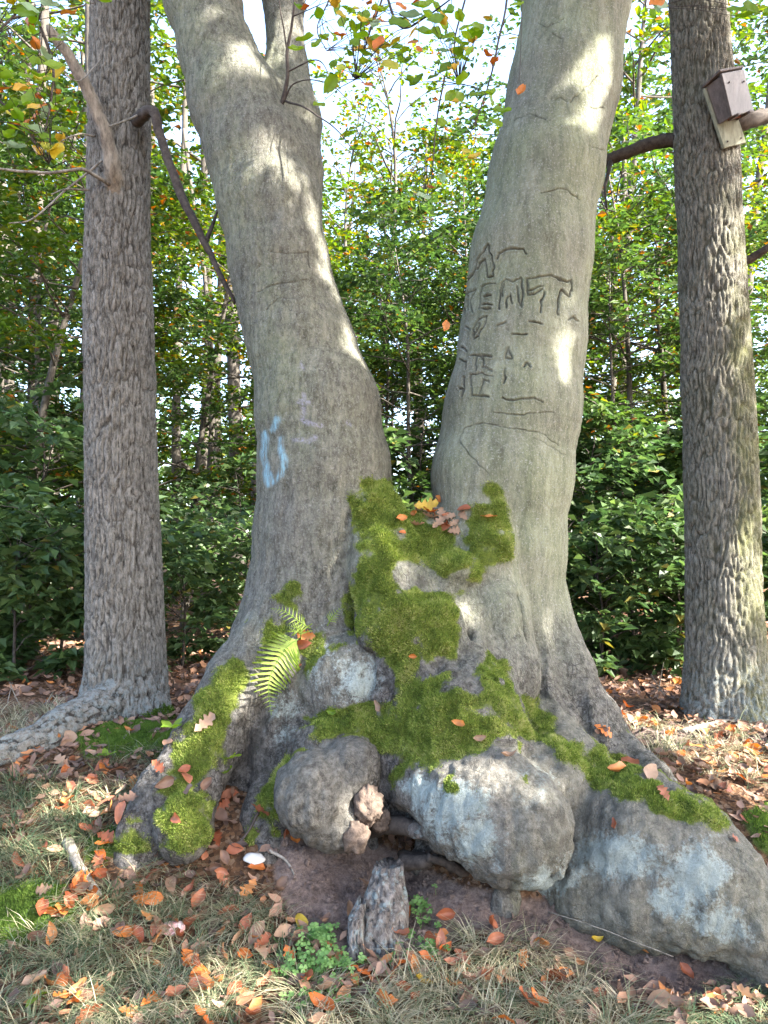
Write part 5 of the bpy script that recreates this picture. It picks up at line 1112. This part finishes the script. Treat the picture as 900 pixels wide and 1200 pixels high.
def stick(q, r0, r1, label, cat='stick', name='fallen_stick', mat='dead_wood', seed=0, up=.012):
    pts = [];
    for a, b in q:
        p, n = hit(a, b); pts.append(p+n*max(up, r0*.8))
    c = wobble(curve(pts, 24), .006, 12, 640+seed); mb = MB(); mb.tube(c, np.linspace(r0, r1, 24), 10, .5, rough=.12); o = mb.build(name, M[mat], None, origin=pts[0]); tag(o, label, cat)
stick([(80, 992), (95, 1022), (116, 1056)], .019, .014, 'short thick grey stick lying among orange leaves', seed=1)
stick([(305, 952), (285, 985), (265, 1006)], .005, .003, 'thin twig lying on the leaf pile beside the mossy root', 'twig', 'fallen_twig', 'twig', 2)
stick([(315, 998), (335, 1012), (345, 1028)], .006, .003, 'thin pale twig on the bare soil by the white mushroom', 'twig', 'fallen_twig', 'dead_wood', 3)
stick([(210, 1120), (250, 1160), (300, 1190)], .004, .002, 'thin dry twig lying across the grassy bank', 'twig', 'fallen_twig', 'twig', 4)
stick([(800, 862), (850, 850), (905, 843)], .016, .010, 'long grey stick lying at the foot of the brown oak', seed=5)
stick([(145, 875), (150, 860), (154, 855)], .010, .008, 'stubby stick poking from the leaves by the grey oak', seed=6)
stick([(640, 1075), (700, 1080), (790, 1110)], .0018, .001, 'thin curved dry stem lying under the log-like root', 'stalk', 'curved_dry_stalk', 'dead_wood', 7, .03)
# dark roots in the hollow between the burls
mb = MB(); mb.tube(wobble(curve([P(425, 972, 2.80), P(455, 966, 2.70), P(485, 972, 2.62)], 22), .006, 9, 651), np.linspace(.034, .028, 22), 16, .5, rough=.10); mb.build('broken_root', M['twig'], BEECH)
mb = MB(); mb.tube(curve([P(484, 971, 2.625), P(494, 976, 2.60), P(508, 981, 2.58)], 10), [.027, .027, .026, .025, .023, .021, .018, .015, .011, .005], 16, .5, rough=.10); mb.build('root_tip', M['stump'], BEECH)
mb = MB(); mb.tube(wobble(curve([P(500, 1005, 2.60), P(530, 1015, 2.62), P(560, 1030, 2.68), P(600, 1040, 2.75)], 24), .006, 9, 652), np.linspace(.013, .020, 24), 14, .5, rough=.25); mb.build('broken_root', M['twig'], BEECH)
mb = MB(); mb.tube(wobble(curve([P(470, 1012, 2.66), P(500, 1010, 2.62), P(470, 1000, 2.75)], 16), .006, 9, 653), np.linspace(.026, .018, 16), 12, .5, rough=.12); mb.build('broken_root', M['twig'], BEECH)
# crumbling rotten wood in the notch of the round burl
RW = mat_simple('rotten_wood', (.060, .043, .034), (.155, .115, .09), 34, bump=.9, bdist=.01)
rc = P(425, 955, 2.62); ROT = thing('rotten_wood_lump', rc, 'crumbling brown rotten wood lump in the notch of the round burl', 'rotten wood')
def lumpy(name, c, r, seed, mat, par):
    u = np.linspace(0, np.pi, 22); v = np.linspace(0, 2*np.pi, 34, endpoint=False); U, Vv = np.meshgrid(u, v, indexing='ij'); d = np.stack([np.sin(U)*np.cos(Vv), np.sin(U)*np.sin(Vv), np.cos(U)], -1).reshape(-1, 3); st = np.round(fbm(d*1.6, 3, seed)*4)/4
    V = c+d*np.array(r)*(1+.45*st+.2*fbm(d*5, 2, seed+1))[:, None]; i = (np.arange(21)[:, None]*34+np.arange(34)[None]).ravel(); j = (np.arange(21)[:, None]*34+((np.arange(34)+1) % 34)[None]).ravel()
    return mk(name, V, np.stack([i, i+34, j+34, j], 1), mat, par)
lumpy('upper_chunk', P(432, 942, 2.62), (.052, .05, .062), 661, RW, ROT); lumpy('lower_chunk', P(416, 978, 2.60), (.048, .045, .055), 662, RW, ROT); lumpy('small_chunk', P(446, 962, 2.66), (.03, .03, .035), 663, RW, ROT)
# mushrooms
def cap(name, parent, c, r, h, mat, nn, seed):
    t = np.linspace(0, 1, 9); v = np.linspace(0, 2*np.pi, 28, endpoint=False); n = nrm(np.asarray(nn, dtype=float)); e = nrm(np.cross(n, [0, 1, .1])); f = np.cross(n, e); V = []
    for k in t: V += [c+(e*math.cos(a)+f*math.sin(a)*.72)*r*k*(1+.10*math.sin(2*a+seed)+.05*math.sin(5*a))+n*h*(1-k**2.2+.35*math.exp(-(k/.25)**2)*-.6) for a in v]
    for k in t[::-1][1:]: V += [c+(e*math.cos(a)+f*math.sin(a)*.72)*r*k*.97-n*h*.25*(1-k) for a in v]
    m = 17; i = (np.arange(m-1)[:, None]*28+np.arange(28)[None]).ravel(); j = (np.arange(m-1)[:, None]*28+((np.arange(28)+1) % 28)[None]).ravel(); return mk(name, V, np.stack([i, j, j+28, i+28], 1), mat, parent)
WM = mat_simple('mushroom_white', (.30, .28, .26), (.50, .48, .46), 14, rough=.6, bump=.1); RM = mat_simple('mushroom_red', (.36, .07, .06), (.75, .62, .58), 26, rough=.55, bump=.1)
for a, b, r, mt, lab in ((298, 1014, .036, WM, 'flat white mushroom cap among the dead leaves'), (402, 0, 0, None, ''), (202, 1096, .038, RM, 'broken red and white mushroom cap in the grass')):
    if not r: continue
    p, n = hit(a, b); T = thing('mushroom', p, lab, 'mushroom'); mb = MB(); mb.tube([p-[0, 0, .015], p+[0, 0, .008], p+[0, -.002, .022]], [.009, .008, .008], 12); mb.build('stalk', WM, T); cap('cap', T, p+np.array([0, -.004, .024]), r, .010, mt, (0, -.45, .9), a)

# ------------------------------------------------------------------ low-hanging beech twigs at the top of the view, every leaf its own
def hang(pts, r, leaves, seed):
    """leaves: (px, py, Y, colour, size)"""
    q = np.random.default_rng(seed); c = wobble(curve([P(*a) for a in pts], 30), .012, 4, seed); mb = MB(); mb.tube(c, np.linspace(r, r*.35, 30), 6, .5)
    tw = MB(); o = mb.build('hanging_twig', M['twig'], BEECH)
    for a, b, Y, col, s in leaves:
        p = P(a, b, Y); k = int(np.argmin(np.linalg.norm(c-p, axis=1))); d = nrm(p-c[k]+np.array([0, 0, -.01])); st = p-d*s*.5
        if np.linalg.norm(st-c[k]) > .01: tw.tube([c[k], (c[k]+st)/2+[0, 0, .008], st], [.0016, .0012, .0009], 4, .5, caps=False)
        n = nrm(np.array([.25*q.normal(), -.65+.3*q.normal(), .6])); put_leaf(p, n, col, 'beech', s, q, '', .25, int(q.integers(0, 2)), None, o, 0, nrm(d+.3*q.normal(size=3)))
    if tw.n: tw.build('petiole', M['twig'], o)['kind'] = 'stuff'
YL = 2.2
def rl(q, spots, cols, s=(.05, .075)): return [(a+sx*q.normal(), b+sy*q.normal(), YL+.12*q.normal(), cols[int(q.integers(0, len(cols)))], s[0]+(s[1]-s[0])*q.random()) for a, b, sx, sy, n_ in spots for _ in range(n_)]
q = np.random.default_rng(970)
GY = ['green', 'green', 'green', 'yellow', 'green', 'pale', 'orange']
hang([(420, -150, 2.5), (450, -20, 2.35), (470, 30, 2.3), (500, 20, 2.25), (545, -10, 2.2)], .006, [(490, 58, 2.2, 'orange', .05), (512, 42, 2.22, 'green', .06), (520, 60, 2.25, 'pale', .06)]+rl(q, [(480, 15, 22, 14, 9), (440, 22, 16, 14, 6)], GY), 971)
hang([(640, -160, 2.6), (600, -30, 2.35), (585, 60, 2.25), (575, 100, 2.22), (560, 140, 2.2)], .005, [(570, 66, 2.2, 'orange', .06), (580, 74, 2.2, 'orange', .05), (602, 46, 2.2, 'yellow', .06), (528, 119, 2.22, 'yellow', .05), (516, 143, 2.22, 'green', .05), (588, 132, 2.2, 'green', .06), (583, 145, 2.2, 'green', .045), (545, 178, 2.2, 'yellow', .055), (536, 172, 2.2, 'green', .05), (562, 165, 2.2, 'green', .06), (556, 186, 2.2, 'yellow', .05), (570, 22, 2.2, 'yellow', .06), (606, 6, 2.2, 'green', .06)], 972)
hang([(520, 90, 2.24), (512, 150, 2.2), (508, 195, 2.18), (500, 230, 2.16)], .003, [(495, 230, 2.15, 'pale', .065), (518, 212, 2.16, 'pale', .05), (505, 221, 2.15, 'rust', .03), (512, 200, 2.16, 'green', .045)], 973)
hang([(618, -100, 2.4), (610, 20, 2.3), (608, 80, 2.25), (609, 100, 2.25)], .0016, [(611, 109, 2.25, 'orange', .058)], 974)
hang([(-60, -120, 2.4), (20, -20, 2.3), (60, 60, 2.25), (60, 110, 2.2), (50, 160, 2.2)], .006, rl(q, [(40, 30, 32, 30, 22), (55, 110, 16, 22, 16), (25, 90, 18, 30, 12), (45, 160, 20, 12, 7)], ['green', 'green', 'green', 'yellow', 'green', 'orange', 'pale']), 975)
hang([(110, -140, 2.6), (60, -40, 2.5), (0, 30, 2.45), (-40, 70, 2.4)], .006, rl(q, [(15, 5, 30, 20, 14), (60, 15, 25, 16, 10)], GY), 976)
hang([(850, -140, 2.6), (800, -40, 2.5), (770, 10, 2.45)], .005, rl(q, [(770, 0, 14, 10, 5), (880, 5, 20, 16, 6)], GY), 977)
hang([(470, -140, 2.6), (455, -30, 2.5), (430, 40, 2.45), (415, 90, 2.4)], .005, rl(q, [(430, 30, 26, 26, 20), (400, 80, 16, 22, 10), (470, 60, 20, 20, 10)], ['green', 'green', 'green', 'yellow', 'green', 'orange']), 979)
hang([(560, -140, 2.6), (550, -20, 2.5), (535, 50, 2.45), (540, 100, 2.4)], .005, rl(q, [(540, 30, 24, 22, 16), (545, 90, 18, 22, 10), (500, 100, 20, 24, 8)], ['green', 'green', 'green', 'yellow', 'green']), 990)
hang([(-80, 60, 2.5), (-10, 110, 2.4), (30, 150, 2.35), (60, 190, 2.3)], .005, rl(q, [(20, 130, 24, 26, 16), (50, 170, 20, 20, 10)], ['green', 'green', 'yellow', 'orange', 'green', 'yellow']), 991)
hang([(400, -120, 2.8), (392, -20, 2.75), (372, 30, 2.7), (385, 60, 2.7)], .004, [(a, b, 2.75+.1*q.normal(), c, s) for a, b, _, c, s in rl(q, [(385, 30, 18, 28, 14), (420, 40, 18, 24, 12)], ['green', 'green', 'yellow', 'green', 'orange'])], 978)
# twigs growing out of the fork
for i, (w_, r) in enumerate([([(328, 130, 3.28), (336, 95, 3.24), (338, 60, 3.22), (345, 10, 3.2), (352, -60, 3.2)], .010), ([(332, 120, 3.26), (345, 98, 3.2), (385, 97, 3.1), (410, 118, 3.0)], .004), ([(334, 118, 3.26), (360, 128, 3.1), (392, 150, 3.0), (420, 182, 2.9)], .005), ([(336, 85, 3.24), (370, 70, 3.1), (388, 95, 3.0)], .004), ([(337, 60, 3.22), (330, 20, 3.2), (322, -20, 3.2)], .004), ([(345, 20, 3.2), (365, 10, 3.1), (385, 0, 3.05)], .0035)]):
    mb = MB(); mb.tube(wobble(curve([P(*a) for a in w_], 20), .008, 7, 980+i), np.linspace(r, r*.35, 20), 6, .5); mb.build('fork_twig', M['twig'], BEECH)
# one orange leaf caught on a thread of spider silk between the trunks
lp = P(521, 383, 2.9); HL = thing('hanging_leaf', lp, 'single orange leaf hanging on a thread between the two trunks', 'leaf'); put_leaf(lp, (.2, -.9, .3), 'orange', 'beech', .062, g, '', .1, 1, None, HL, 0, (.35, 0, .9)); mb = MB(); mb.tube([lp+[.01, 0, .028], lp+[.0, .05, 1.2], P(560, -60, 3.0)], [.0002]*3, 3, .5); mb.build('silk_thread', M['dead_wood'], HL)
print('TRIS', sum(len(me.loops)-2*len(me.polygons) for me in bpy.data.meshes), 'OBJ', len(bpy.data.objects))
